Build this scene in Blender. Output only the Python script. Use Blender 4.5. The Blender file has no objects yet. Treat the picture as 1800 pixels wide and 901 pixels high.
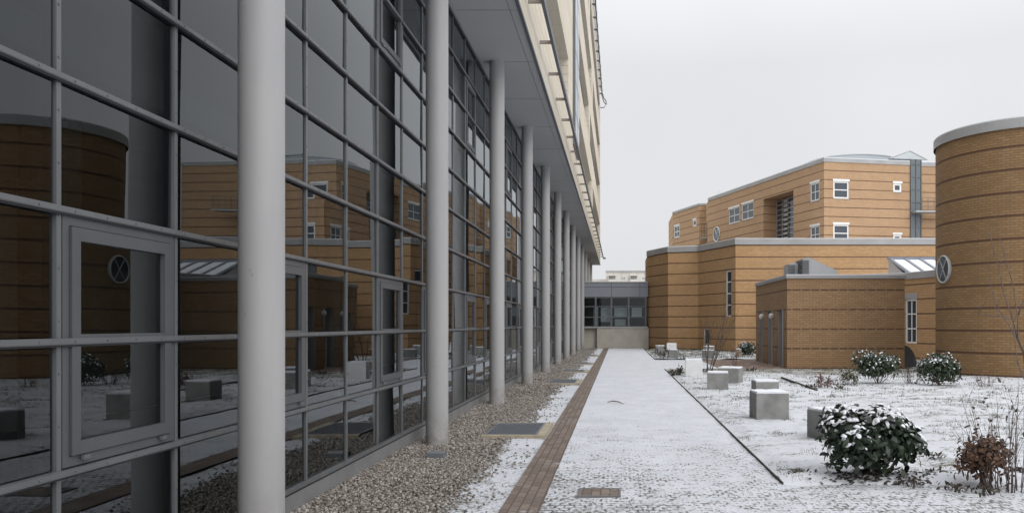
import bpy, math, random
import numpy as np
from mathutils import Vector, Matrix
random.seed(7); RNG = np.random.default_rng(7)
R = math.radians
S = bpy.context.scene
COL = S.collection

# ------------------------------------------------------------------ camera, sky, sun, exposure
F = 1447.0; VX, VY = 1088.0, 570.0; CH = 1.75
cam = bpy.data.cameras.new("camera"); co = bpy.data.objects.new("camera", cam); COL.objects.link(co)
co.location = (0, 0, CH); co.rotation_euler = (R(90), 0, 0)
cam.sensor_width = 36; cam.lens = F/1800*36
cam.shift_x = -(VX-900)/1800; cam.shift_y = (VY-450.5)/1800
cam.clip_start = 0.05; cam.clip_end = 3000
S.camera = co
W = bpy.data.worlds.new("World"); S.world = W; W.use_nodes = True
nt = W.node_tree; bg = nt.nodes['Background']
SUN_EL, SUN_AZ = 32, 140       # azimuth from +Y towards +X
sky = nt.nodes.new('ShaderNodeTexSky'); sky.sky_type = 'NISHITA'; sky.sun_disc = False
sky.sun_elevation = R(SUN_EL); sky.sun_rotation = R(SUN_AZ); sky.dust_density = 4; sky.air_density = 1.0; sky.ozone_density = 1
hs = nt.nodes.new('ShaderNodeHueSaturation'); hs.inputs['Saturation'].default_value = 0.10
mx = nt.nodes.new('ShaderNodeMix'); mx.data_type = 'RGBA'; mx.inputs[0].default_value = 0.86
nt.links.new(sky.outputs[0], hs.inputs['Color']); nt.links.new(hs.outputs[0], mx.inputs[6])
mx.inputs[7].default_value = (8.55, 8.65, 8.9, 1)
# an overcast sky grows brighter towards the zenith
tc = nt.nodes.new('ShaderNodeTexCoord'); sx = nt.nodes.new('ShaderNodeSeparateXYZ'); nt.links.new(tc.outputs['Generated'], sx.inputs[0])
mr = nt.nodes.new('ShaderNodeMapRange'); mr.inputs[1].default_value = .30; mr.inputs[2].default_value = 1; mr.inputs[3].default_value = 1; mr.inputs[4].default_value = 2.5; nt.links.new(sx.outputs[2], mr.inputs[0])
cn = nt.nodes.new('ShaderNodeTexNoise'); cn.inputs['Scale'].default_value = 2.2; cn.inputs['Detail'].default_value = 4; nt.links.new(tc.outputs['Generated'], cn.inputs['Vector'])
cr = nt.nodes.new('ShaderNodeMapRange'); cr.inputs[1].default_value = .3; cr.inputs[2].default_value = .7; cr.inputs[3].default_value = .955; cr.inputs[4].default_value = 1.06; nt.links.new(cn.outputs[0], cr.inputs[0])
mm = nt.nodes.new('ShaderNodeMath'); mm.operation = 'MULTIPLY'; nt.links.new(mr.outputs[0], mm.inputs[0]); nt.links.new(cr.outputs[0], mm.inputs[1])
vm = nt.nodes.new('ShaderNodeVectorMath'); vm.operation = 'SCALE'; nt.links.new(mx.outputs[2], vm.inputs[0]); nt.links.new(mm.outputs[0], vm.inputs['Scale'])
nt.links.new(vm.outputs[0], bg.inputs[0]); bg.inputs[1].default_value = 0.10
sl = bpy.data.lights.new("sun", 'SUN'); so = bpy.data.objects.new("sun", sl); COL.objects.link(so)
sl.energy = 1.0; sl.angle = R(40); sl.color = (1.0, .97, .93)
d = Vector((math.sin(R(SUN_AZ))*math.cos(R(SUN_EL)), math.cos(R(SUN_AZ))*math.cos(R(SUN_EL)), math.sin(R(SUN_EL))))
so.rotation_euler = d.to_track_quat('Z', 'Y').to_euler(); so.location = (40, 30, 60)
S.view_settings.view_transform = 'Standard'; S.view_settings.look = 'None'; S.view_settings.gamma = 1
S.view_settings.use_curve_mapping = False
S.view_settings.exposure = 0.0

# ------------------------------------------------------------------ helpers
def gx(px, Y): return (px-VX)/F*Y
def gz(py, Y): return CH-(py-VY)/F*Y
def on_wall(px, p0, p1):
    """distance along a wall and depth at which the sight line of a measured position meets it"""
    a = (px-VX)/F; dx, dy = p1[0]-p0[0], p1[1]-p0[1]
    t = (a*p0[1]-p0[0])/(dx-a*dy); L = math.hypot(dx, dy)
    return t*L, p0[1]+t*dy
def wrect(p0, p1, x0, x1, y0, y1):
    u0, Y0 = on_wall(x0, p0, p1); u1, Y1 = on_wall(x1, p0, p1); Y = (Y0+Y1)/2
    return (u0, u1, gz(y1, Y), gz(y0, Y))

def tag(o, label=None, cat=None, group=None, kind=None):
    if label: o['label'] = label
    if cat: o['category'] = cat
    if group: o['group'] = group
    if kind: o['kind'] = kind
    return o
def empty(name, loc=(0, 0, 0), rz=0):
    o = bpy.data.objects.new(name, None); COL.objects.link(o)
    o.location = loc; o.rotation_euler = (0, 0, rz); o.empty_display_size = .2
    return o
def children(o): return [c for c in bpy.data.objects if c.parent == o]
def copy_tree(o, parent=None):
    kids = children(o)
    c = o.copy(); COL.objects.link(c); c.parent = parent
    for ch in kids: copy_tree(ch, c)
    return c
def origin_of(o):
    v = Vector((0, 0, 0))
    while o: v += Vector(o.location); o = o.parent
    return v

class MB:
    def __init__(s): s.v = []; s.f = []; s.uv = []
    def quad(s, a, b, c, d, uv=None):
        n = len(s.v); s.v += [tuple(a), tuple(b), tuple(c), tuple(d)]; s.f.append((n, n+1, n+2, n+3))
        s.uv += (uv or [(0, 0), (1, 0), (1, 1), (0, 1)])
    def tri(s, a, b, c, uv=None):
        n = len(s.v); s.v += [tuple(a), tuple(b), tuple(c)]; s.f.append((n, n+1, n+2)); s.uv += (uv or [(0, 0), (1, 0), (1, 1)])
    def poly(s, pts):
        n = len(s.v); s.v += [tuple(p) for p in pts]; s.f.append(tuple(range(n, n+len(pts)))); s.uv += [(p[0], p[1]) for p in pts]
    def obox(s, o, ax, ay, az):
        """box from corner o with edge vectors"""
        o = Vector(o); ax = Vector(ax); ay = Vector(ay); az = Vector(az)
        if ax.cross(ay).dot(az) < 0: o = o+ax; ax = -ax
        P = lambda i, j, k: o+ax*i+ay*j+az*k
        q = [((0,0,0),(0,1,0),(1,1,0),(1,0,0)), ((0,0,1),(1,0,1),(1,1,1),(0,1,1)), ((0,0,0),(1,0,0),(1,0,1),(0,0,1)),
             ((1,0,0),(1,1,0),(1,1,1),(1,0,1)), ((1,1,0),(0,1,0),(0,1,1),(1,1,1)), ((0,1,0),(0,0,0),(0,0,1),(0,1,1))]
        for c in q:
            pts = [P(*k) for k in c]; w = (pts[1]-pts[0]).length; h = (pts[3]-pts[0]).length
            s.quad(*pts, uv=[(0, 0), (w, 0), (w, h), (0, h)])
    def box(s, x0, x1, y0, y1, z0, z1): s.obox((x0, y0, z0), (x1-x0, 0, 0), (0, y1-y0, 0), (0, 0, z1-z0))
    def tube(s, pts, rad, n=8, cap=True):
        pts = [Vector(p) for p in pts]
        if not hasattr(rad, '__len__'): rad = [rad]*len(pts)
        base = len(s.v)
        for i, p in enumerate(pts):
            t = (pts[min(i+1, len(pts)-1)]-pts[max(i-1, 0)]).normalized()
            a = Vector((0, 0, 1)) if abs(t.z) < .9 else Vector((1, 0, 0))
            u = t.cross(a).normalized(); w = t.cross(u)
            for k in range(n):
                an = 2*math.pi*k/n; s.v.append(tuple(p+(u*math.cos(an)+w*math.sin(an))*rad[i]))
        for i in range(len(pts)-1):
            for k in range(n):
                a = base+i*n+k; b = base+i*n+(k+1) % n
                s.f.append((a, a+n, b+n, b)); s.uv += [(0, 0)]*4
        if cap:
            s.f.append(tuple(base+k for k in range(n))); s.uv += [(0, 0)]*n
            s.f.append(tuple(base+(len(pts)-1)*n+k for k in reversed(range(n)))); s.uv += [(0, 0)]*n
    def build(s, name, mat, parent=None, smooth=False, bevel=0):
        me = bpy.data.meshes.new(name); me.from_pydata(s.v, [], s.f)
        uvl = me.uv_layers.new(name="UVMap"); uvl.data.foreach_set('uv', np.array(s.uv, dtype=np.float32).ravel())
        me.materials.append(mat)
        if smooth:
            me.polygons.foreach_set('use_smooth', [True]*len(me.polygons))
        me.update()
        o = bpy.data.objects.new(name, me); COL.objects.link(o)
        if parent:
            o.parent = parent; o.location = (0, 0, 0)
            off = origin_of(parent)
            if off.length > 0: me.transform(Matrix.Translation(-off))
        if bevel:
            b = o.modifiers.new('bevel', 'BEVEL'); b.width = bevel; b.segments = 3; b.limit_method = 'ANGLE'
        return o

def np_mesh(name, V, Fc, mat, parent=None, smooth=False, mats=None):
    me = bpy.data.meshes.new(name)
    V = np.asarray(V, dtype=np.float32); Fc = np.asarray(Fc, dtype=np.int32)
    k = Fc.shape[1]
    me.vertices.add(len(V)); me.vertices.foreach_set('co', V.ravel())
    me.loops.add(Fc.size); me.loops.foreach_set('vertex_index', Fc.ravel())
    me.polygons.add(len(Fc)); me.polygons.foreach_set('loop_start', np.arange(0, Fc.size, k, dtype=np.int32))
    me.polygons.foreach_set('loop_total', np.full(len(Fc), k, dtype=np.int32))
    if smooth: me.polygons.foreach_set('use_smooth', np.ones(len(Fc), dtype=bool))
    me.update(calc_edges=True); me.validate()
    me.materials.append(mat)
    o = bpy.data.objects.new(name, me); COL.objects.link(o)
    if parent:
        o.parent = parent
        off = origin_of(parent); me.transform(Matrix.Translation(-off))
    return o

# ------------------------------------------------------------------ materials
class NT:
    def __init__(s, name):
        s.m = bpy.data.materials.new(name); s.m.use_nodes = True; s.t = s.m.node_tree
        s.b = s.t.nodes['Principled BSDF']; s.out = s.t.nodes['Material Output']
    def n(s, typ, **kw):
        nd = s.t.nodes.new(typ)
        for k, v in kw.items():
            if k.startswith('i_'): nd.inputs[k[2:].replace('_', ' ')].default_value = v
            else: setattr(nd, k, v)
        return nd
    def l(s, a, b): s.t.links.new(a, b)
    def math(s, op, a, b=None, c=None, clamp=False):
        nd = s.t.nodes.new('ShaderNodeMath'); nd.operation = op; nd.use_clamp = clamp
        for i, x in enumerate((a, b, c)):
            if x is None: continue
            if isinstance(x, (int, float)): nd.inputs[i].default_value = x
            else: s.l(x, nd.inputs[i])
        return nd.outputs[0]
    def mix(s, f, a, b):
        nd = s.t.nodes.new('ShaderNodeMix'); nd.data_type = 'RGBA'
        for i, x in ((0, f), (6, a), (7, b)):
            if isinstance(x, (int, float)): nd.inputs[i].default_value = x
            elif isinstance(x, tuple): nd.inputs[i].default_value = (*x, 1)[:4]
            else: s.l(x, nd.inputs[i])
        return nd.outputs[2]
    def noise(s, vec, scale, detail=4, rough=.55, stretch=None):
        if stretch:
            mp = s.n('ShaderNodeMapping'); mp.inputs['Scale'].default_value = stretch; s.l(vec, mp.inputs[0]); vec = mp.outputs[0]
        nd = s.n('ShaderNodeTexNoise'); nd.inputs['Scale'].default_value = scale; nd.inputs['Detail'].default_value = detail
        nd.inputs['Roughness'].default_value = rough; s.l(vec, nd.inputs['Vector']); return nd.outputs[0]
    def ramp(s, x, a, b):
        nd = s.t.nodes.new('ShaderNodeMapRange'); nd.inputs[1].default_value = a; nd.inputs[2].default_value = b; s.l(x, nd.inputs[0]); return nd.outputs[0]
    def bump(s, h, dist=.01, strength=.6, prev=None):
        nd = s.t.nodes.new('ShaderNodeBump'); nd.inputs['Distance'].default_value = dist; nd.inputs['Strength'].default_value = strength
        s.l(h, nd.inputs['Height'])
        if prev: s.l(prev, nd.inputs['Normal'])
        s.l(nd.outputs[0], s.b.inputs['Normal']); return nd.outputs[0]
    def pos(s): return s.n('ShaderNodeNewGeometry').outputs['Position']
    def uv(s): return s.n('ShaderNodeUVMap').outputs[0]

def plain(name, col, rough=.6, var=.08, scale=3, metal=0, bump=0, bscale=60, spec=.5):
    m = NT(name); p = m.pos(); nz = m.noise(p, scale, 5)
    m.l(m.mix(m.ramp(nz, .3, .7), tuple(c*(1-var) for c in col), tuple(min(1, c*(1+var)) for c in col)), m.b.inputs['Base Color'])
    m.b.inputs['Roughness'].default_value = rough; m.b.inputs['Metallic'].default_value = metal
    m.b.inputs['Specular IOR Level'].default_value = spec
    if bump: m.bump(m.noise(p, bscale, 4), bump, .5)
    return m.m

M = {}
M['alu'] = plain('aluminium_grey', (.145, .152, .16), .42, .10, 2.5, .35)
M['alu_mid'] = plain('aluminium_window', (.095, .10, .108), .45, .08, 2.5, .3)
M['alu_dark'] = plain('aluminium_dark', (.10, .11, .125), .45, .1, 3, .3)
M['gasket'] = plain('gasket_black', (.015, .015, .02), .6)
M['soffit'] = plain('soffit_panel', (.40, .41, .42), .8, .04, .6)
M['plinth'] = plain('plinth_grey', (.17, .17, .17), .85, .2, 2, 0, .003)
def column_mat():
    m = NT('column_paint'); p = m.pos(); sp = m.n('ShaderNodeSeparateXYZ'); m.l(p, sp.inputs[0])
    base = m.mix(m.ramp(m.noise(p, 1.0, 5, .6, (2, 2, .5)), .3, .7), (.315, .315, .32), (.375, .37, .37))
    splash = m.math('MULTIPLY', m.ramp(sp.outputs[2], .55, .0), m.ramp(m.noise(p, 7, 5, .7), .38, .62))   # mud splashed up by rain
    spots = m.math('MULTIPLY', m.ramp(m.noise(p, 11, 3, .6), .70, .76), .35)
    m.l(m.mix(m.math('MAXIMUM', m.math('MULTIPLY', splash, .75), spots), base, (.17, .145, .12)), m.b.inputs['Base Color'])
    m.b.inputs['Roughness'].default_value = .55; m.bump(m.noise(p, 40, 3), .0008, .5); return m.m
M['column'] = column_mat()
M['white_frame'] = plain('window_white', (.78, .78, .76), .4, .03)
M['round_frame'] = plain('round_window_grey', (.50, .50, .49), .5)
M['bracket'] = plain('bracket_paint', (.24, .21, .19), .6)
M['coping'] = plain('coping_zinc', (.36, .36, .36), .6, .12, .8)
M['fascia'] = plain('fascia_grey', (.22, .235, .27), .55, .05, .5)
M['panelc'] = plain('concrete_panel', (.42, .39, .34), .9, .14, 1.4, 0, .003)
M['concrete'] = plain('concrete_cube', (.24, .24, .232), .9, .24, 4, 0, .003, 80)
M['concrete_w'] = plain('concrete_white', (.72, .72, .72), .85, .06, 5, 0, .002, 80)
M['snow'] = plain('snow_clean', (.76, .78, .82), .85, .03, 8, 0, .01, 25, .2)
M['black'] = plain('black_paint', (.03, .033, .04), .4)
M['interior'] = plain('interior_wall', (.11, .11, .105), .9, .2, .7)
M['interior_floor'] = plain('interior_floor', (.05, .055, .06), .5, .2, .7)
M['blind'] = plain('blind_white', (.62, .64, .63), .8, .05, 1)
M['wood'] = plain('bark_brown', (.10, .075, .06), .85, .3, 15)
M['twig'] = plain('twig_purple_brown', (.13, .10, .095), .85, .3, 12)
M['apart'] = plain('apartment_concrete', (.62, .59, .54), .9, .08, .12)  # distance haze is put into this colour, so the concrete is paler
M['apart_w'] = plain('apartment_window', (.30, .31, .32), .4)  # window grey lightened to match, haze mixed into the colour
M['grate'] = plain('grate_steel', (.24, .26, .29), .45, .1, 4, .6)
M['kerbstone'] = plain('grate_surround', (.36, .31, .23), .9, .2, 5, 0, .003)
M['louver'] = plain('louvre_dark', (.16, .16, .17), .5)
M['zinc'] = plain('vent_zinc', (.42, .43, .44), .45, .07, 1, .3)
M['litter'] = plain('dead_leaf', (.055, .045, .035), .8, .4, 30)
M['brownleaf'] = plain('withered_leaf', (.115, .062, .036), .75, .45, 20)
M['redleaf'] = plain('red_dry_leaf', (.13, .065, .055), .8, .4, 20)
M['grass'] = plain('winter_grass', (.085, .085, .04), .9, .4, 6)

def glass_mat(name, tint=(.5, .54, .55), ior=1.52, rough=.0, body=None):
    m = NT(name); t = m.t; t.nodes.remove(m.b)
    fr = m.n('ShaderNodeFresnel'); fr.inputs[0].default_value = ior
    # float glass is never dead flat: a faint waviness in each sheet
    bp = m.n('ShaderNodeBump'); bp.inputs['Distance'].default_value = .0022; bp.inputs['Strength'].default_value = .5
    m.l(m.noise(m.pos(), .9, 1), bp.inputs['Height'])
    gl = m.n('ShaderNodeBsdfGlossy'); gl.inputs['Roughness'].default_value = rough; gl.inputs['Color'].default_value = (.93, .97, 1, 1)
    m.l(bp.outputs[0], gl.inputs['Normal'])
    if body:
        tr = m.n('ShaderNodeBsdfDiffuse'); tr.inputs[0].default_value = (*body, 1)
    else:
        tr = m.n('ShaderNodeBsdfTransparent'); tr.inputs[0].default_value = (*tint, 1)
    mxs = m.n('ShaderNodeMixShader'); m.l(fr.outputs[0], mxs.inputs[0]); m.l(tr.outputs[0], mxs.inputs[1]); m.l(gl.outputs[0], mxs.inputs[2])
    m.l(mxs.outputs[0], m.out.inputs[0]); return m.m
M['glass'] = glass_mat('facade_glass', (.36, .44, .43), 1.66)
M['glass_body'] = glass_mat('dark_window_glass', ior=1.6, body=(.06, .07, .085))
M['glass_pale'] = glass_mat('pale_roof_glass', ior=1.5, body=(.42, .46, .48), rough=.05)
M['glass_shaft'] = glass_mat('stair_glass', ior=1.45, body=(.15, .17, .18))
M['glass_link'] = glass_mat('link_glass', (.7, .78, .8), 1.5)

def brick_mat(name, c1, c2, mortar, band, z0, step, bw=.26, rh=.0833, dashed=False, band_h=.07):
    m = NT(name); uv = m.uv(); sp = m.n('ShaderNodeSeparateXYZ'); m.l(uv, sp.inputs[0])
    u, z = sp.outputs[0], sp.outputs[1]
    br = m.n('ShaderNodeTexBrick'); m.l(uv, br.inputs['Vector'])
    br.inputs['Scale'].default_value = 1; br.inputs['Brick Width'].default_value = bw; br.inputs['Row Height'].default_value = rh
    br.inputs['Mortar Size'].default_value = .012; br.inputs['Mortar Smooth'].default_value = .3; br.inputs['Bias'].default_value = -.1
    br.inputs['Color1'].default_value = (*c1, 1); br.inputs['Color2'].default_value = (*c2, 1); br.inputs['Mortar'].default_value = (*mortar, 1)
    p = m.pos()
    big = m.ramp(m.noise(p, .45, 5, .6), .3, .7)
    col = m.mix(m.math('MULTIPLY', big, .32), br.outputs['Color'], tuple(c*.62 for c in c1))
    streak = m.ramp(m.noise(p, 1.6, 4, .6, (1, 1, .12)), .5, .75)
    col = m.mix(m.math('MULTIPLY', streak, .22), col, tuple(c*.6 for c in c2))
    fr = m.math('FRACT', m.math('DIVIDE', m.math('SUBTRACT', z, z0-band_h/2), step))
    mask = m.math('LESS_THAN', fr, band_h/step)
    if dashed:
        f2 = m.math('FRACT', m.math('DIVIDE', u, .375)); mask2 = m.math('MULTIPLY', mask, m.math('ADD', .35, m.math('MULTIPLY', m.math('LESS_THAN', f2, .8), .65)))
    else: mask2 = mask
    bc = m.mix(m.noise(p, 5, 2), band, tuple(c*1.7 for c in band))
    col = m.mix(m.math('MULTIPLY', mask2, .92), col, bc)
    m.l(col, m.b.inputs['Base Color']); m.b.inputs['Roughness'].default_value = .85
    h = m.math('SUBTRACT', m.math('MULTIPLY', br.outputs['Fac'], -1), m.math('MULTIPLY', mask2, 1.5))
    m.bump(h, .012, .7); return m.m
BAND = (.10, .052, .032)
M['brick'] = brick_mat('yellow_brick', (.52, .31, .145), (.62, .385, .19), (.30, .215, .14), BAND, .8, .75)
M['brick_up'] = brick_mat('yellow_brick_upper', (.52, .32, .175), (.60, .38, .215), (.34, .26, .18), BAND, .8, .75, band_h=.07)
M['brick_small'] = brick_mat('brown_brick', (.36, .218, .11), (.44, .278, .148), (.235, .165, .105), BAND, .79, .78, dashed=True, band_h=.06)
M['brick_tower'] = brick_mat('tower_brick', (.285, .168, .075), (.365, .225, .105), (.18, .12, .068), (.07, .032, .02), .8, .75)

def snow_over(name, under, mask_fn, snow=(.63, .65, .69), bump=.009):
    m = NT(name); p = m.pos(); mask, under_col, h = mask_fn(m, p, under)
    sv = m.mix(m.ramp(m.noise(p, 1.3, 4), .3, .7), tuple(c*.86 for c in snow), snow)
    m.l(m.mix(mask, under_col, sv), m.b.inputs['Base Color'])
    m.b.inputs['Roughness'].default_value = .85; m.b.inputs['Specular IOR Level'].default_value = .25
    m.bump(h, bump, .8); return m.m
def path_fn(m, p, under):
    sp = m.n('ShaderNodeSeparateXYZ'); m.l(p, sp.inputs[0]); X, Y = sp.outputs[0], sp.outputs[1]
    # setts laid in rows, the snow melts first out of the joints
    wob = m.n('ShaderNodeVectorMath', operation='ADD'); m.l(p, wob.inputs[0])
    nz = m.n('ShaderNodeTexNoise'); nz.inputs['Scale'].default_value = 3; m.l(p, nz.inputs['Vector'])
    sc = m.n('ShaderNodeVectorMath', operation='SCALE'); sc.inputs['Scale'].default_value = .05; m.l(nz.outputs['Color'], sc.inputs[0]); m.l(sc.outputs[0], wob.inputs[1])
    br = m.n('ShaderNodeTexBrick'); m.l(wob.outputs[0], br.inputs['Vector'])
    br.inputs['Scale'].default_value = 1; br.inputs['Brick Width'].default_value = .10; br.inputs['Row Height'].default_value = .10
    br.inputs['Mortar Size'].default_value = .022; br.inputs['Mortar Smooth'].default_value = 1
    br.inputs['Color1'].default_value = (.20, .19, .175, 1); br.inputs['Color2'].default_value = (.30, .28, .26, 1); br.inputs['Mortar'].default_value = (.11, .10, .09, 1)
    fine = m.noise(p, 26, 4, .7, (1, .6, 1)); mid = m.noise(p, 5, 4, .65); big = m.noise(p, .5, 3, .6)
    near = m.ramp(Y, 15, 5)          # thinner snow at the near end, where people cross
    left = m.ramp(X, .9, -.8)
    thr = m.math('ADD', .285, m.math('ADD', m.math('MULTIPLY', near, .135), m.math('MULTIPLY', m.math('MULTIPLY', left, near), .05)))
    thr = m.math('ADD', thr, m.math('MULTIPLY', m.ramp(big, .45, .7), .05))
    thr = m.math('ADD', thr, m.math('MULTIPLY', br.outputs['Fac'], m.math('MULTIPLY', m.ramp(m.noise(p, 2.3, 3), .3, .65), .095)))
    v = m.math('ADD', m.math('MULTIPLY', fine, .65), m.math('MULTIPLY', mid, .35))
    mask = m.math('MULTIPLY', m.math('SUBTRACT', v, thr), 12, clamp=True)
    h = m.math('ADD', m.math('MULTIPLY', mask, .8), m.math('MULTIPLY', v, .5))
    return mask, br.outputs['Color'], h
M['path'] = snow_over('snow_on_setts', None, path_fn)
def lawn_fn(m, p, under):
    fine = m.noise(p, 22, 5, .72, (.45, 1.0, 1)); mid = m.noise(p, 2.2, 4, .6, (.6, 1, 1)); big = m.noise(p, .35, 3)
    sp = m.n('ShaderNodeSeparateXYZ'); m.l(p, sp.inputs[0]); Yc = sp.outputs[1]
    bare = m.math('MAXIMUM', m.math('MULTIPLY', m.ramp(Yc, 26.5, 29.5), m.math('LESS_THAN', Yc, 35)), m.ramp(Yc, 50, 56))
    thr = m.math('ADD', m.math('SUBTRACT', m.math('ADD', .375, m.math('MULTIPLY', bare, .09)), m.math('MULTIPLY', m.ramp(Yc, 9.8, 9.3), .2)), m.math('MULTIPLY', m.ramp(big, .4, .7), .05))
    v = m.math('ADD', m.math('MULTIPLY', fine, .6), m.math('MULTIPLY', mid, .4))
    mask = m.math('MULTIPLY', m.math('SUBTRACT', v, thr), 14, clamp=True)
    uc = m.mix(m.noise(p, 9), (.10, .09, .055), (.22, .20, .14))
    return mask, uc, m.math('ADD', mask, v)
M['lawn'] = snow_over('snow_on_grass', None, lawn_fn)
def strip_fn(m, p, under):
    fine = m.noise(p, 20, 5, .7); mid = m.noise(p, 1.6, 4, .65)
    sp = m.n('ShaderNodeSeparateXYZ'); m.l(p, sp.inputs[0])
    edge = m.ramp(sp.outputs[0], -1.95, -1.65)
    near = m.ramp(sp.outputs[1], 14, 6)
    v = m.math('ADD', m.math('MULTIPLY', fine, .6), m.math('MULTIPLY', mid, .4))
    thr = m.math('ADD', m.math('SUBTRACT', .68, m.math('MULTIPLY', edge, .31)), m.math('MULTIPLY', near, .05))
    mask = m.math('MULTIPLY', m.math('SUBTRACT', v, thr), 14, clamp=True)
    vo = m.n('ShaderNodeTexVoronoi'); vo.inputs['Scale'].default_value = 42; m.l(p, vo.inputs['Vector'])
    uc = m.mix(vo.outputs['Color'], (.10, .085, .07), (.26, .225, .19))
    return mask, uc, m.math('ADD', mask, m.math('MULTIPLY', vo.outputs['Distance'], -1.2))
M['gravel_bed'] = snow_over('gravel_with_snow', None, strip_fn)
def brickstrip_fn(m, p, under):
    br = m.n('ShaderNodeTexBrick'); m.l(p, br.inputs['Vector']); mp = m.n('ShaderNodeMapping'); mp.inputs['Rotation'].default_value = (0, 0, R(90)); m.l(p, mp.inputs[0]); m.l(mp.outputs[0], br.inputs['Vector'])
    br.inputs['Scale'].default_value = 1; br.inputs['Brick Width'].default_value = .22; br.inputs['Row Height'].default_value = .095
    br.inputs['Mortar Size'].default_value = .008; br.inputs['Color1'].default_value = (.155, .122, .102, 1); br.inputs['Color2'].default_value = (.235, .19, .16, 1); br.inputs['Mortar'].default_value = (.12, .09, .075, 1)
    fine = m.noise(p, 16, 5, .7); mid = m.noise(p, .9, 4, .65)
    v = m.math('ADD', m.math('MULTIPLY', fine, .5), m.math('MULTIPLY', mid, .5))
    mask = m.math('MULTIPLY', m.math('SUBTRACT', v, .575), 9, clamp=True)
    return mask, br.outputs['Color'], m.math('ADD', mask, m.math('MULTIPLY', br.outputs['Fac'], -1))
M['brickstrip'] = snow_over('brick_paving', None, brickstrip_fn)
def wet_fn(m, p, under):
    v = m.noise(p, 2.0, 5, .65)
    return m.math('MULTIPLY', m.math('SUBTRACT', v, .56), 8, clamp=True), m.mix(m.noise(p, 6), (.17, .12, .095), (.25, .18, .145)), v
M['wetpave'] = snow_over('swept_paving', None, wet_fn)
def cube_snow(): pass

def stone_mat():
    m = NT('gravel_stones'); g = m.n('ShaderNodeNewGeometry')
    r = g.outputs['Random Per Island']
    cr = m.n('ShaderNodeValToRGB'); m.l(r, cr.inputs[0]); e = cr.color_ramp.elements
    e[0].position = 0; e[0].color = (.07, .06, .055, 1); e[1].position = 1; e[1].color = (.42, .39, .36, 1)
    for p_, c in ((.3, (.15, .125, .105)), (.6, (.235, .21, .18)), (.85, (.31, .285, .26))):
        x = cr.color_ramp.elements.new(p_); x.color = (*c, 1)
    m.l(cr.outputs[0], m.b.inputs['Base Color']); m.b.inputs['Roughness'].default_value = .75; return m.m
M['stones'] = stone_mat()
def leaf_mat(name, c1, c2, rough=.45):
    m = NT(name); g = m.n('ShaderNodeNewGeometry')
    m.l(m.mix(g.outputs['Random Per Island'], c1, c2), m.b.inputs['Base Color']); m.b.inputs['Roughness'].default_value = rough
    return m.m
M['leaf'] = leaf_mat('evergreen_leaf', (.008, .018, .010), (.028, .048, .024), .5)
M['leaf_far'] = leaf_mat('evergreen_leaf_small', (.018, .032, .018), (.05, .075, .035), .5)
def clad_mat():
    m = NT('cream_cladding'); p = m.pos(); sp = m.n('ShaderNodeSeparateXYZ'); m.l(p, sp.inputs[0])
    fz = m.math('FRACT', m.math('DIVIDE', sp.outputs[2], .30)); fy = m.math('FRACT', m.math('DIVIDE', sp.outputs[1], 1.2))
    j = m.math('MAXIMUM', m.math('LESS_THAN', fz, .06), m.math('LESS_THAN', fy, .012))
    c = m.mix(m.ramp(m.noise(p, .9, 4, .6, (1, .3, 2)), .3, .7), (.60, .53, .42), (.70, .65, .55))
    m.l(m.mix(m.math('MULTIPLY', j, .65), c, (.25, .20, .15)), m.b.inputs['Base Color']); m.b.inputs['Roughness'].default_value = .7
    m.bump(m.math('MULTIPLY', j, -1), .01, .5); return m.m
M['cream'] = clad_mat()
def lamp_mat(name, col, e):
    m = NT(name); m.b.inputs['Base Color'].default_value = (*col, 1); m.b.inputs['Emission Color'].default_value = (*col, 1); m.b.inputs['Emission Strength'].default_value = e; return m.m
M['tubelight'] = lamp_mat('ceiling_tube', (1, .93, .75), 1.6)
M['globe'] = plain('lamp_globe', (.75, .75, .72), .3)

# ------------------------------------------------------------------ wall helpers
def basis(p0, p1):
    p0 = Vector((p0[0], p0[1], 0)); p1 = Vector((p1[0], p1[1], 0)); dv = (p1-p0); L = dv.length; dv.normalize()
    return p0, dv, Vector((dv.y, -dv.x, 0)), L
def wall_face(mb, p0, p1, z0, z1, ops=(), ubase=0):
    o, dv, n, L = basis(p0, p1); Z = Vector((0, 0, 1))
    us = sorted({0, L, *[a for q in ops for a in q[:2]]}); zs = sorted({z0, z1, *[a for q in ops for a in q[2:4]]})
    P = lambda u, z, t=0: o+dv*u+Z*z+n*t
    for i in range(len(us)-1):
        for j in range(len(zs)-1):
            um, zm = (us[i]+us[i+1])/2, (zs[j]+zs[j+1])/2
            if any(q[0] < um < q[1] and q[2] < zm < q[3] for q in ops): continue
            a, b, c, e = us[i], us[i+1], zs[j], zs[j+1]
            mb.quad(P(a, c), P(b, c), P(b, e), P(a, e), [(ubase+a, c), (ubase+b, c), (ubase+b, e), (ubase+a, e)])
    for (a, b, c, e, t) in [q[:5] for q in ops]:
        mb.quad(P(a, c), P(a, e), P(a, e, -t), P(a, c, -t), [(ubase+a, c), (ubase+a, e), (ubase+a-t, e), (ubase+a-t, c)])
        mb.quad(P(b, e), P(b, c), P(b, c, -t), P(b, e, -t), [(ubase+b, e), (ubase+b, c), (ubase+b+t, c), (ubase+b+t, e)])
        mb.quad(P(a, e), P(b, e), P(b, e, -t), P(a, e, -t), [(ubase+a, e+.01), (ubase+b, e+.01), (ubase+b, e+.01+t), (ubase+a, e+.01+t)])
        mb.quad(P(b, c), P(a, c), P(a, c, -t), P(b, c, -t), [(ubase+b, c+.1), (ubase+a, c+.1), (ubase+a, c+.15), (ubase+b, c+.15)])
    return L
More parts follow.
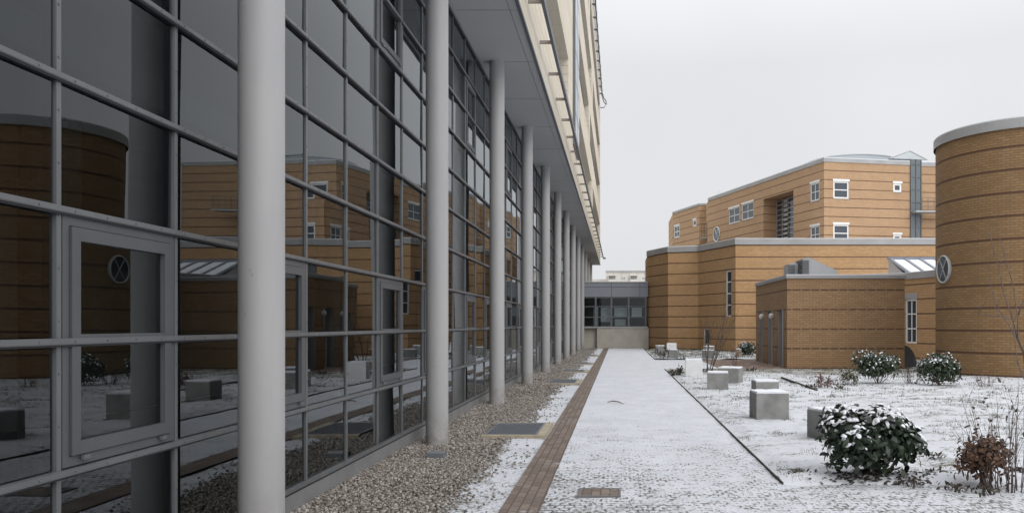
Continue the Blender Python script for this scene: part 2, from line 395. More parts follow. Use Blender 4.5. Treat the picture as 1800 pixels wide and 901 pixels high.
def wbox(mb, p0, p1, u0, u1, z0, z1, t0, t1):
    o, dv, n, L = basis(p0, p1)
    mb.obox(o+dv*u0+n*t0+Vector((0, 0, z0)), dv*(u1-u0), n*(t1-t0), (0, 0, z1-z0))
def wpane(mb, p0, p1, u0, u1, z0, z1, t):
    o, dv, n, L = basis(p0, p1); P = lambda u, z: o+dv*u+n*t+Vector((0, 0, z))
    mb.quad(P(u0, z0), P(u1, z0), P(u1, z1), P(u0, z1))
def window(bld, p0, p1, r, nx, ny, depth=.1, fw=.07, mw=.04, frame='white_frame', glass='glass_body', lintel=False, name='window'):
    u0, u1, z0, z1 = r; fr = MB(); t0 = -depth-.05; t1 = -depth+.03
    wbox(fr, p0, p1, u0, u0+fw, z0, z1, t0, t1); wbox(fr, p0, p1, u1-fw, u1, z0, z1, t0, t1)
    wbox(fr, p0, p1, u0+fw, u1-fw, z0, z0+fw, t0, t1); wbox(fr, p0, p1, u0+fw, u1-fw, z1-fw, z1, t0, t1)
    for i in range(1, nx):
        u = u0+(u1-u0)*i/nx; wbox(fr, p0, p1, u-mw/2, u+mw/2, z0+fw, z1-fw, t0+.01, t1-.012)
    for j in range(1, ny):
        z = z0+(z1-z0)*j/ny; wbox(fr, p0, p1, u0+fw, u1-fw, z-mw/2, z+mw/2, t0+.012, t1-.008)
    f = fr.build(name, M[frame], bld)
    g = MB(); wpane(g, p0, p1, u0+fw*.5, u1-fw*.5, z0+fw*.5, z1-fw*.5, -depth-.012); g.build('pane', M[glass], f)
    if lintel:
        l = MB(); wbox(l, p0, p1, u0-.05, u1+.05, z1+.004, z1+.17, -.05, .05); l.build('lintel', M['white_frame'], f)
        s = MB(); wbox(s, p0, p1, u0-.03, u1+.03, z0-.06, z0-.004, -.05, .04); s.build('sill', M['coping'], f)
    return f
def coping(bld, pts, z0, z1, mat='coping', out=.05, inn=.25, snow=.03, closed=False):
    """coping along a polyline, mitred by short overlaps at the corners"""
    c = MB(); sn = MB()
    for k in range(len(pts)-1):
        o, dv, n, L = basis(pts[k], pts[k+1])
        # mitre offsets at both ends
        def mit(i):
            if i <= 0 or i >= len(pts)-1: return None
            _, d0, n0, _ = basis(pts[i-1], pts[i]); _, d1, n1, _ = basis(pts[i], pts[i+1])
            b = (n0+n1).normalized(); return b/ max(.3, b.dot(n0))
        a = mit(k) or n; b = mit(k+1) or n
        A = Vector((pts[k][0], pts[k][1], 0)); B = Vector((pts[k+1][0], pts[k+1][1], 0))
        for mb, h0, h1, oo, ii in ((c, z0, z1, out, -inn), (sn, z1+.002, z1+.002+snow, out-.02, -inn+.02)):
            if h1 <= h0 or (mb is sn and snow <= 0): continue
            q = [A+a*oo, B+b*oo, B+b*ii, A+a*ii]; lo = [p+Vector((0, 0, h0)) for p in q]; hi = [p+Vector((0, 0, h1)) for p in q]
            mb.quad(lo[0], lo[1], hi[1], hi[0]); mb.quad(hi[0], hi[1], hi[2], hi[3]); mb.quad(lo[3], hi[3], hi[2], lo[2]); mb.quad(lo[0], lo[3], lo[2], lo[1])
            if k == 0: mb.quad(lo[0], hi[0], hi[3], lo[3])
            if k == len(pts)-2: mb.quad(lo[1], lo[2], hi[2], hi[1])
    o = c.build('coping', M[mat], bld)
    if snow > 0: sn.build('snow_line', M['snow'], o)
    return o

# ------------------------------------------------------------------ THE SETTING: ground
def struct(name, mb, mat): return tag(mb.build(name, mat), kind='structure')
def vnoise(X, Y, cell, seed):
    rg = np.random.default_rng(seed); G = rg.random((512, 512))
    x = X/cell+100; y = Y/cell+100; xi = np.floor(x).astype(int); yi = np.floor(y).astype(int); fx = x-xi; fy = y-yi
    fx = fx*fx*(3-2*fx); fy = fy*fy*(3-2*fy); g = lambda i, j: G[i % 512, j % 512]
    return (g(xi, yi)*(1-fx)+g(xi+1, yi)*fx)*(1-fy)+(g(xi, yi+1)*(1-fx)+g(xi+1, yi+1)*fx)*fy
def sheet(name, x0, x1, y0, y1, nx, ny, zf, mat):
    xs = np.linspace(x0, x1, nx); t = np.linspace(0, 1, ny); ys = y0+(y1-y0)*t**1.5
    X, Y = np.meshgrid(xs, ys); Z = zf(X, Y)
    V = np.stack([X, Y, Z], -1).reshape(-1, 3); i = np.arange((nx-1)*(ny-1)); r = i//(nx-1)*nx+i % (nx-1)
    return tag(np_mesh(name, V, np.stack([r, r+1, r+nx+1, r+nx], 1), mat, smooth=True), kind='structure')
g = MB(); g.quad((-900, -900, -.05), (900, -900, -.05), (900, 900, -.05), (-900, 900, -.05)); struct('ground', g, M['lawn'])
sheet('path', -.745, 1.80, 1.0, 60.9, 90, 420, lambda X, Y: .012*(vnoise(X, Y, .35, 1)-.5)+.008*(vnoise(X, Y, .12, 2)-.5), M['path'])
sheet('forecourt', 1.80, 14, 1.0, 9.06, 160, 140, lambda X, Y: -.010*np.clip((Y-8.6)/.4, 0, 1)+.010*(vnoise(X, Y, .4, 3)-.5)+.008*(vnoise(X, Y, .12, 4)-.5), M['path'])
def lawnz(X, Y): 
    e = np.clip(np.minimum(X-1.80, np.minimum(Y-9.0, 32.3-Y))/.25, 0, 1)
    b = np.clip((Y-26)/6, 0, 1)*0
    return .02-.06*np.clip((9.07-Y)/.07, 0, 1)+.05*np.clip((Y-9)/.12, 0, 1)*np.exp(-((Y-9.3)/.2)**2)*(.6+.6*vnoise(X, Y, .5, 9))+e*(.04*vnoise(X, Y, 1.3, 5)+.018*vnoise(X, Y, .35, 6)+.014*vnoise(X, Y, .12, 7))-.02
sheet('lawn', 1.80, 26, 9.0, 32.3, 300, 330, lawnz, M['lawn'])
def lawnz2(X, Y): return .01+.05*vnoise(X, Y, .8, 8)+.02*vnoise(X, Y, .3, 9)
sheet('far_lawn', 1.80, 7.6, 41.0, 57.5, 90, 120, lawnz2, M['lawn'])
g = MB(); g.quad((1.8, 32.3, -.004), (4.0, 32.3, -.004), (4.0, 41, -.004), (1.8, 41, -.004)); struct('cross_path', g, M['path'])
g = MB(); g.quad((4.0, 32.3, 0), (7.2, 32.3, 0), (7.2, 41, 0), (4.0, 41, 0)); struct('doorstep_paving', g, M['wetpave'])
g = MB(); g.quad((-1.126, 1, .004), (-.745, 1, .004), (-.745, 60.9, .004), (-1.126, 60.9, .004)); struct('brick_border', g, M['brickstrip'])
sheet('gravel_strip', -3.1, -1.126, 1.0, 60.9, 60, 300, lambda X, Y: -.03+.03*vnoise(X, Y, .5, 11), M['gravel_bed'])
# thin steel lawn edgings
e = MB(); e.box(1.788, 1.80, 9.0, 32.3, -.03, .028); e.box(1.788, 1.80, 44, 50, -.03, .035); e.box(1.788, 1.80, 55, 60, -.03, .035)
struct('lawn_edging', e, M['litter'])
e = MB(); a = Vector((gx(1375, 26.3), 26.3, 0)); b = Vector((gx(1438, 21.2), 21.2, 0)); dd = (b-a); nn = Vector((dd.y, -dd.x, 0)).normalized()*.05
e.obox(a+Vector((0, 0, .0)), dd, nn, (0, 0, .085)); struct('bed_edging', e, M['litter'])

# loose stones lying on the gravel strip, one mesh of many
def scatter_stones():
    ico = np.array([[0, 0, 1], [.9, 0, .3], [.28, .85, .3], [-.72, .53, .3], [-.72, -.53, .3], [.28, -.85, .3], [.7, .5, -.4], [-.3, .8, -.4], [-.85, 0, -.4], [-.3, -.8, -.4], [.7, -.5, -.4]])
    fc = [[0, 1, 2], [0, 2, 3], [0, 3, 4], [0, 4, 5], [0, 5, 1], [1, 6, 2], [2, 7, 3], [3, 8, 4], [4, 9, 5], [5, 10, 1], [2, 6, 7], [3, 7, 8], [4, 8, 9], [5, 9, 10], [1, 10, 6]]
    fc = np.array(fc); V = []; Fs = []
    def put(n, y0, y1, s0, s1, x1f):
        ys = RNG.uniform(y0, y1, n); xs = RNG.uniform(-3.07, x1f, n)
        keep = RNG.random(n) < np.clip(1.0-(xs+2.02-.22*vnoise(xs, ys, .6, 77))/.40, .0, 1)*.98+.02
        ys, xs = ys[keep], xs[keep]; n = len(xs)
        s = RNG.uniform(s0, s1, n); ang = RNG.uniform(0, 6.28, n); asp = RNG.uniform(.5, .95, n); hh = RNG.uniform(.35, .7, n)
        jit = 1+RNG.uniform(-.2, .2, (n, 11, 3)); v = ico[None]*jit*np.stack([s, s*asp, s*hh], -1)[:, None]
        tl = RNG.uniform(-.5, .5, n); vz = v[..., 2]*np.cos(tl)[:, None]+v[..., 0]*np.sin(tl)[:, None]; vx0 = v[..., 0]*np.cos(tl)[:, None]-v[..., 2]*np.sin(tl)[:, None]
        c, sn = np.cos(ang)[:, None], np.sin(ang)[:, None]
        x = vx0*c-v[..., 1]*sn+xs[:, None]; y = vx0*sn+v[..., 1]*c+ys[:, None]
        zb = -.03+.03*vnoise(xs, ys, .5, 11)
        z = vz+(zb+s*.3+RNG.uniform(0, .01, n))[:, None]
        off = sum(len(q) for q in V)
        V.append(np.stack([x, y, z], -1).reshape(-1, 3)); Fs.append((fc[None]+off+np.arange(n)[:, None, None]*11).reshape(-1, 3))
    put(26000, 4.5, 11, .010, .024, -1.2); put(20000, 11, 20, .014, .028, -1.2); put(14000, 20, 36, .018, .036, -1.2); put(8000, 36, 60.5, .025, .045, -1.3)
    return np.concatenate(V), np.concatenate(Fs)
v_, f_ = scatter_stones()
tag(np_mesh('gravel', v_, f_, M['stones']), 'grey and brown gravel along the foot of the glass facade', kind='stuff')

# grass blades poking through the snow
def scatter_grass(n, x0, x1, y0, y1, hmin, hmax, thr, w):
    xs = RNG.uniform(x0, x1, n); ys = RNG.uniform(y0, y1, n)
    k = vnoise(xs, ys, .5, 21)*.5+vnoise(xs, ys, .14, 22)*.5 > thr
    xs, ys = xs[k], ys[k]; n = len(xs); z = lawnz(xs, ys) if y1 < 33 else lawnz2(xs, ys)
    a = RNG.uniform(0, 6.28, n); h = RNG.uniform(hmin, hmax, n); lean = RNG.uniform(.2, 1.3, n)*h; la = RNG.uniform(0, 6.28, n)
    p = np.stack([xs, ys, z-.005], -1); t = np.stack([np.cos(a), np.sin(a), 0*a], -1)*w
    tip = p+np.stack([np.cos(la)*lean, np.sin(la)*lean, h], -1)
    V = np.stack([p-t, p+t, tip], 1).reshape(-1, 3)
    return V, np.arange(len(V)).reshape(-1, 3)
v1, f1 = scatter_grass(90000, 1.85, 14, 9.05, 20, .012, .045, .60, .004); v2, f2 = scatter_grass(60000, 1.85, 24, 18, 32, .02, .06, .58, .008)
v3, f3 = scatter_grass(15000, 1.85, 7.5, 42, 57, .03, .08, .50, .012)
tag(np_mesh('grass', np.concatenate([v1, v2, v3]), np.concatenate([f1, f2+len(v1), f3+len(v1)+len(v2)]), M['grass']), 'brown winter grass blades poking through the snow', kind='stuff')

# ------------------------------------------------------------------ GLASS OFFICE BUILDING on the left
XG, XC, XE = -3.10, -2.70, -1.83
ZM = [.20+.73*j for j in range(11)]; ZS = 7.55
YM = lambda i: 4.53+1.2*i
I0, I1 = -4, 63
office = tag(empty('office_building', (-8, 40, 0)), 'long office building with grey gridded glass front, round columns and cream cladding above', 'building')
colbase = MB(); segs = 40
for k in range(13):
    c = MB(); y = 6.22+6*k
    c.tube([(XC, y, -.04), (XC, y, ZS)], .165, segs, cap=False)
    tag(c.build('column', M['column'], office, smooth=True))
# glazing grid
for i in range(I0, I1+1):
    y = YM(i); m = MB(); m.box(XG-.06, XG+.018, y-.019, y+.019, ZM[0]+.001, ZS)
    if y < 11:
        for z in np.arange(ZM[0]+.12, ZS-.1, .29): m.tube([(XG+.0175, y, z), (XG+.023, y, z)], .007, 6)
    m.build('mullion', M['alu'], office)
for j, z in enumerate(ZM):
    m = MB(); m.box(XG-.05, XG+.040, YM(I0), YM(I1), z-.023, z+.014)
    m.box(XG+.0402, XG+.044, YM(I0), YM(I1), z-.018, z+.010)
    for y in np.arange(2.6, 11, .29): m.tube([(XG+.0435, y, z-.004), (XG+.049, y, z-.004)], .006, 6)
    m.build('transom', M['alu'], office)
    g = MB(); g.box(XG+.0, XG+.034, YM(I0), YM(I1), z-.034, z-.0235); g.build('gasket', M['gasket'], office)
pl = MB(); pl.box(XG-.1, XG+.03, YM(I0), YM(I1), -.1, ZM[0]-.044); pl.build('plinth', M['plinth'], office)
# cells: opening windows and fixed panes
cells = []
for i in range(I0, I1):
    skip = set()
    if i % 5 in (0, 2): skip |= {1, 2}
    if i % 5 == 0: skip |= {7, 8}
    if i % 5 in (0, 2):
        for (ja, jb) in (((1, 3), (7, 9)) if i % 5 == 0 else ((1, 3),)):
            if YM(i) < 2.5: continue
            y0, y1, z0, z1 = YM(i)+.028, YM(i+1)-.028, ZM[ja]+.022, ZM[jb]-.028
            fr = MB(); xo = XG+.018
            def ring(q, a, b, c, d_, w, x0, x1):
                q.box(x0, x1, a, a+w, c, d_); q.box(x0, x1, b-w, b, c, d_); q.box(x0, x1, a+w, b-w, c, c+w); q.box(x0, x1, a+w, b-w, d_-w, d_)
            ring(fr, y0+.001, y1-.001, z0+.001, z1-.001, .055, XG-.03, xo)
            w_ = fr.build('window', M['alu_mid'], office)
            sa = MB(); ring(sa, y0+.062, y1-.062, z0+.062, z1-.062, .075, XG-.02, xo+.014)
            zm = ZM[ja+1]; sa.box(XG-.02, xo+.012, y0+.137, y1-.137, zm-.035, zm+.035)
            sa.build('sash', M['alu_mid'], w_)
            gk = MB(); ring(gk, y0+.0555, y1-.0555, z0+.0555, z1-.0555, .007, XG-.03, xo-.004); gk.build('gasket', M['gasket'], w_)
            gp = MB()
            for a, b in ((z0+.137, zm-.035), (zm+.035, z1-.137)): gp.quad((XG, y0+.13, a), (XG, y1-.13, a), (XG, y1-.13, b), (XG, y0+.13, b))
            gp.build('pane', M['glass'], w_)
            if YM(i) < 14:
                for yy in (y0+.17, y1-.17):
                    h = MB(); h.box(xo+.012, xo+.03, yy-.03, yy+.03, z0+.03, z0+.052); h.build('hinge', M['alu'], w_)
    for j in range(10):
        if j in skip and YM(i) >= 2.5: continue
        y0, y1 = YM(i)+.028, YM(i+1)-.028; z0, z1 = ZM[j]+.022, (ZM[j+1] if j < 9 else ZS)-.042
        ym = max(y0, .8); area = 0 if y1 < 3.9 or (CH-z0)*F/ym < -900 else 1.2*.7*F*F*3.1/(ym**2*abs(ym))
        if z0 > 1.75 + 570/F*y1: area = 0
        cells.append((area, y0, y1, z0, z1))
cells.sort(key=lambda c: -c[0])
rest = MB()
for n_, (a, y0, y1, z0, z1) in enumerate(cells):
    ty, tz = random.gauss(0, .0022), random.gauss(0, .0018)      # no two sheets are set quite alike
    q = ((XG-ty-tz, y0, z0), (XG+ty-tz, y1, z0), (XG+ty+tz, y1, z1), (XG-ty+tz, y0, z1))
    if n_ < 100: p = MB(); p.quad(*q); p.build('glass_pane', M['glass'], office)
    else: rest.quad(*q)
tag(rest.build('glass_panes', M['glass'], office), kind='stuff')
# inside: floor, ceiling, slab edge, back wall, inner columns and desks' worth of partitions
yA, yB = YM(I0), YM(I1)
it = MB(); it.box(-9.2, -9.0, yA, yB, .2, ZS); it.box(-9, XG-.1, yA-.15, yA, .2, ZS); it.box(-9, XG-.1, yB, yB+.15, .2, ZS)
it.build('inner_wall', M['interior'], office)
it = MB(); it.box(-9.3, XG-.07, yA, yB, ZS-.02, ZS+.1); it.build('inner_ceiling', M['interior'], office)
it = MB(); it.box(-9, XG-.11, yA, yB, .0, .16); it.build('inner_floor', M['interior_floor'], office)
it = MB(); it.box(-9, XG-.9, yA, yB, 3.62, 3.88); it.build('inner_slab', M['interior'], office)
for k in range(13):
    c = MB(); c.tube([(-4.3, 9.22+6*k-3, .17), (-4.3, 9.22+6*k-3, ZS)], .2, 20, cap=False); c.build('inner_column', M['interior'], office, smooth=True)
for (i, ja, jb, w) in ((-0, 9, 10, .9), (3, 8, 10, 1), (4, 8, 9, 1), (9, 5, 6, .8), (10, 6, 7, .9), (11, 5, 6, .8), (14, 4, 6, .9), (15, 6, 7, .9), (19, 5, 6, .9), (21, 3, 5, .9), (25, 4, 6, .9), (29, 3, 5, .9), (33, 4, 6, .9), (38, 3, 6, .9)):
    b = MB(); b.box(XG-.17, XG-.15, YM(i)+.05, YM(i)+1.2*w-.05, ZM[ja]+.05, ZM[jb]-.05)
    b.build('roller_blind', M['blind'], office)
# soffit and upper storeys
YE = 80.5
s = MB(); s.box(XG-.06, XE-.002, -1, YE, ZS, ZS+.12); s.build('soffit', M['soffit'], office)
sj = MB()
for y in np.arange(3.2, 80, 3.0): sj.box(XG+.1, XE-.02, y-.006, y+.006, ZS-.004, ZS-.001)
sj.box(-2.02, -2.01, 0, YE, ZS-.004, ZS-.001)
sj.build('soffit_joint', M['louver'], office)
e = MB(); e.box(XE-.03, XE+.03, -1, YE, ZS-.02, ZS+.05); e.build('drip_edge', M['alu_dark'], office)
ZT = 24.6
p0, p1 = (XE, -1.0), (XE, YE)
ops = []
levels = [(9.35, 11.35), (13.1, 15.1), (16.9, 18.9), (20.7, 22.7)]
for li, (a, b) in enumerate(levels):
    for (y0, y1) in (((3, 29.8), (37.6, 55), (57.5, 78.5)) if li % 2 == 0 else ((5, 29.0), (36.8, 50), (52, 78.5))):
        ops.append((y0+1, y1+1, a, b, .55 if (li == 0) else .32))
w = MB(); wall_face(w, p0, p1, ZS+.05, ZT, ops)
w.quad((XE, YE, ZS), (-16, YE, ZS), (-16, YE, ZT), (XE, YE, ZT)); w.quad((XE, -1, ZT), (XE, YE, ZT), (-16, YE, ZT), (-16, -1, ZT))
w.quad((-16, -1, 0), (XE, -1, ZS), (XE, -1, ZT), (-16, -1, ZT))
w.build('cladding', M['cream'], office)
b = MB(); b.box(-16, -9.3, -1, YE, 0, ZS-.01); b.build('rear_wall', M['panelc'], office)
for (u0, u1, a, b_, dp) in ops:
    fr = MB(); t0, t1 = -dp-.06, -dp+.04
    wbox(fr, p0, p1, u0, u1, a, a+.07, t0, t1); wbox(fr, p0, p1, u0, u1, b_-.07, b_, t0, t1)
    n = max(2, int((u1-u0)/1.2))
    for k in range(n+1):
        u = u0+.03+(u1-u0-.06)*k/n; wbox(fr, p0, p1, u-.03, u+.03, a+.07, b_-.07, t0, t1)
    f = fr.build('ribbon_window', M['alu'], office)
    g = MB(); wpane(g, p0, p1, u0, u1, a, b_, -dp-.03); g.build('pane', M['glass_body'], f)
# projecting glazed strip
st = MB(); wbox(st, p0, p1, 33.6, 36.9, 8.9, 24.2, .0, .10); st_o = st.build('glazed_bay', M['alu'], office)
g = MB()
for z in np.arange(9.0, 24, 1.25): wpane(g, p0, p1, 33.75, 35.2, z, z+1.13, .104); wpane(g, p0, p1, 35.32, 36.75, z, z+1.13, .104)
g.build('pane', M['glass_body'], st_o)
# maintenance rail with brackets above the soffit
rl = MB(); rl.box(-1.56, -1.49, 1, 80.9, 8.18, 8.34); rl.obox((-1.56, 80.9, 8.18), (.26, 0, 0), (0, .06, 0), (0, 0, .16)); rail = rl.build('maintenance_rail', M['alu_dark'], office)
for y in np.arange(2.2, 80.5, 2.4):
    bb = MB(); bb.box(XE-.0, -1.56, y-.03, y+.03, 8.22, 8.29); bb.build('bracket', M['bracket'], rail)
# roof edge pipes
pr = MB(); 
for zz in (23.75, 23.4): pr.tube([(-1.60, 2, zz), (-1.60, 78.2, zz), (-1.45, 79.2, zz-.25), (-1.25, 79.6, zz-.4)], .045, 8)
pr.tube([(-1.25, 79.6, 23.35), (-1.22, 79.8, 23.1), (-1.45, 79.8, 22.75), (-1.83, 79.6, 22.7)], .045, 8)
pipe = pr.build('roof_rail', M['alu_dark'], office)
for y in np.arange(3, 79, 2.4):
    bb = MB(); bb.box(XE, -1.55, y-.04, y+.04, 23.38, 23.48); bb.box(-1.66, -1.54, y-.05, y+.05, 23.3, 23.85); bb.build('bracket', M['alu_dark'], pipe)
cp = MB(); cp.box(-16, XE+.05, -1, YE+.05, ZT+.001, ZT+.15); cp.build('roof_coping', M['coping'], office)

# ------------------------------------------------------------------ LINK BUILDING at the end of the path
YL = 61.0
link = tag(empty('link_building', (0, 63, 0)), 'low grey link building with a window band closing the end of the snowy path', 'building')
lp0, lp1 = (-3.15, YL), (2.2, YL)
w = MB(); wall_face(w, lp0, lp1, -.1, 1.50, [(0, 1.52, -.1, 1.49, .35)]); wall_face(w, (-3.15, YL+.35), (-1.6, YL+.35), -.1, 1.6)
w.build('base_wall', M['panelc'], link)
w = MB(); wbox(w, lp0, lp1, 0, 5.3, 3.80, 4.86, -.3, .06); w.build('fascia', M['fascia'], link)
j = MB()
for x in (-.55, 1.55): j.box(x-.012, x+.012, YL-.068, YL-.058, 3.8, 4.85)
j.box(-3.1, 2.1, YL-.068, YL-.060, 4.52, 4.54); j.build('panel_joint', M['gasket'], link)
w = MB(); wbox(w, lp0, lp1, 0, 5.3, 4.862, 4.93, -.35, .10); wbox(w, lp0, lp1, 0, 5.3, 1.50, 1.58, -.2, .06); w.build('ledge', M['zinc'], link)
r_ = MB(); r_.box(-3.15, 2.2, YL+.35, YL+5, 4.5, 4.8); r_.build('roof', M['panelc'], link)
xs = [-3.15, -1.73, -.57, .71, 2.04]
for k in range(4):
    a, b = xs[k], xs[k+1]; f = MB(); y0, y1 = YL-.03, YL+.08
    f.box(a, a+.07, y0, y1, 1.58, 3.8); f.box(b-.05, b-.001, y0, y1, 1.58, 3.8)
    for z in (1.6, 2.3, 3.08, 3.74): f.box(a+.07, b-.05, y0+.004, y1-.004, z-.025, z+.03)
    fo = f.build('window', M['alu'], link)
    g = MB(); g.quad((a, YL+.03, 1.58), (b, YL+.03, 1.58), (b, YL+.03, 3.8), (a, YL+.03, 3.8)); g.build('pane', M['glass_link'], fo)
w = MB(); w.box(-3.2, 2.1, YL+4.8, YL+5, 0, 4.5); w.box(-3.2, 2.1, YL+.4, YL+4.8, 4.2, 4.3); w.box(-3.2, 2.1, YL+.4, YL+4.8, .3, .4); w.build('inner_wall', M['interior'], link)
for (a, b, z0, z1) in ((-1.9, -1.55, 1.65, 3.05), (-1.35, -.65, 1.95, 3.0), (-.35, .6, 2.35, 3.0), (-.3, .5, 1.65, 2.15), (.95, 1.7, 2.3, 3.0)):
    o = MB(); o.box(a, b, YL+.5, YL+.54, z0, z1)
    for x in np.arange(a+.08, b, .11): o.box(x, x+.02, YL+.48, YL+.499, z0, z1)
    o.build('blind', M['blind'], link)
for (x, y) in ((.9, 1.2), (1.3, 1.2), (.9, 2.2), (1.35, 2.2), (1.1, 3.4), (1.5, 3.4)):
    o = MB(); o.box(x, x+.28, YL+y, YL+y+.5, 4.15, 4.17); o.build('ceiling_light', M['tubelight'], link)

# ------------------------------------------------------------------ BRICK BUILDINGS
def prism(name, mat, bld, pts, z0, z1, ops=None, roofz=None):
    """closed loop of walls; pts go left to right as seen from the courtyard, then round the back"""
    w = MB(); u = 0; n = len(pts)
    for k in range(n):
        a, b = pts[k], pts[(k+1) % n]
        u += wall_face(w, a, b, z0, z1, (ops or {}).get(k, ()), u)
    o = w.build('wall', mat, bld)
    r = MB(); rz = (roofz if roofz is not None else z1-.12); r.poly([(x, y, rz) for x, y in pts]); r.build('roof', M['snow'], bld)
    return o
# --- long low block
P1 = [(2.11, 61.5), (3.46, 58.0), (5.52, 57.3), (7.42, 52.4), (20.2, 52.4), (27, 52.4), (27, 66), (2.11, 66)]
b1 = tag(empty('brick_building', (14, 58, 0)), 'long low yellow brick block with dark brick bands behind the small brick outbuilding', 'building')
r1 = wrect(P1[2], P1[3], 1275.5, 1285.5, 475, 556); r2 = wrect(P1[2], P1[3], 1236.5, 1246, 577, 606)
r2 = (r2[0], r2[1]+.15, r2[2], r2[3])
prism('w', M['brick'], b1, P1, -.1, 6.85, {2: [(*r1, .12), (*r2, .12)]})
window(b1, P1[2], P1[3], r1, 1, 4, .09, .09, .07); window(b1, P1[2], P1[3], r2, 1, 1, .09, .07)
coping(b1, P1[:6], 6.83, 7.2, 'coping', .06, .3, .04)
# --- tall block behind
P2 = [(9.6, 88.5), (16.7, 67.0), (24.2, 68.5), (25.3, 68.9), (31, 69.5), (31, 98), (9.6, 98)]
b2 = tag(empty('brick_building', (18, 80, 0)), 'tall yellow brick block with white windows and glass barrel roof rising behind the low block', 'building')
A, B, C_, D_, E_ = P2[:5]
def wr(p0, p1, x0, x1, y0, y1): return wrect(p0, p1, 1150+x0/2.649, 1150+x1/2.649, 220+y0/2.649, 220+y1/2.649)
wl = [wr(A, B, 347, 397, 385, 455), wr(A, B, 408, 462, 363, 437), wr(A, B, 727, 769, 269, 352), wr(A, B, 727, 769, 470, 549)]
big = wr(A, B, 508, 648, 325, 545); wf = [wr(B, C_, 834, 906, 261, 341), wr(B, C_, 834, 906, 462, 543), wr(B, C_, 1113, 1152, 271, 311), wr(B, C_, 1113, 1152, 509, 548)]
wl_ops = [(*q, .12) for q in wl]+[(*big, 1.5)]
prism('w', M['brick_up'], b2, P2, -.1, 15.0, {0: wl_ops, 1: [(*q, .12) for q in wf], 2: [(.05, 1.1, 6, 14.9, .8)]})
for q in wl[:2]: window(b2, A, B, q, 2, 2, .06, .09, .06, lintel=True)
for q in wl[2:]: window(b2, A, B, q, 2, 2, .06, .10, .05, lintel=True)
for q in wf[:2]: window(b2, B, C_, q, 1, 2, .06, .12, .08, lintel=True)
for q in wf[2:]: window(b2, B, C_, q, 1, 1, .06, .16, .05, lintel=True)
# the deep recess: glazing at its back and a grille of slats beside it
window(b2, A, B, (big[0]+.02, big[1]-.02, big[2], big[3]-.1), 5, 9, 1.38, .1, .08, 'zinc', 'glass_body', name='recess_window')
s = MB()
for z in np.arange(big[2], big[3]-.4, .42): wbox(s, A, B, big[0]+1.6, big[0]+2.3, z, z+.2, -1.30, -1.22)
s.build('recess_slats', M['zinc'], b2)
# round window
def round_window(bld, centre, n, rad, mat='white_frame'):
    n = Vector(n).normalized(); c = Vector(centre); u = Vector((-n.y, n.x, 0)); Z = Vector((0, 0, 1))
    pts = [c+(u*math.cos(2*math.pi*k/32)+Z*math.sin(2*math.pi*k/32))*rad for k in range(33)]
    f = MB(); rr = rad*.065; f.tube(pts, rr, 8, cap=False)
    for an in (55, 125): dv = (u*math.cos(R(an))+Z*math.sin(R(an)))*rad*.97; f.tube([c-dv, c+dv], rr*.5, 6)
    fo = f.build('round_window', M[mat], bld, smooth=True)
    g = MB(); g.poly([p-n*.01 for p in pts[:-1]]); g.build('pane', M['glass_body'], fo)
o_, dv_, n_, L_ = basis(A, B)
u_, Y_ = on_wall(1150+292/2.649, A, B); round_window(b2, o_+dv_*u_+n_*.05+Vector((0, 0, gz(220+507/2.649, Y_))), n_, .75)
coping(b2, P2[:3], 14.98, 15.3, 'coping', .06, .3, .05); coping(b2, P2[3:5], 14.98, 15.3, 'coping', .06, .3, .05)
# glass stair shaft with a gable
f = MB(); o2, d2, n2, L2 = basis(C_, D_)
for u in (0.02, .55, 1.08): wbox(f, C_, D_, u, u+.06, 5, 15.5, .0, .1)
for z in np.arange(5.6, 15.5, 1.05): wbox(f, C_, D_, .0, 1.14, z, z+.06, .01, .09)
sh = f.build('stair_glazing', M['alu'], b2)
g = MB(); wpane(g, C_, D_, 0.02, 1.14, 5, 15.5, .04); g.build('pane', M['glass_shaft'], sh)
g = MB(); a = Vector((22.5, 68.4, 15.55)); b = Vector((25.9, 69.1, 15.55)); t = Vector((24.3, 68.8, 16.25)); back = Vector((0, 7, 0))
g.tri(a, b, t); g.quad(a, t, t+back, a+back); g.quad(t, b, b+back, t+back); g.tri(a+back, t+back, b+back); go = g.build('glass_gable', M['glass_pale'], b2)
g = MB(); [g.tube([p, q], .05, 6) for p, q in ((a, b), (a, t), (t, b), (t, t+back))]; g.build('gable_frame', M['zinc'], go)
bal = MB(); q = wr(C_, D_, 1195, 1300, 395, 405); zb = gz(220+400/2.649, 68)
bal.box(24.4, 27.5, 67.6, 68.7, zb-.12, zb); bo = bal.build('balcony', M['zinc'], b2)
rb = MB(); 
for x in np.arange(24.4, 27.5, .5): rb.tube([(x, 67.65, zb), (x, 67.65, zb+1.05)], .02, 6)
for z in (.35, .7, 1.05): rb.tube([(24.4, 67.65, zb+z), (27.5, 67.65, zb+z)], .02, 6)
rb.build('railing', M['alu'], bo)
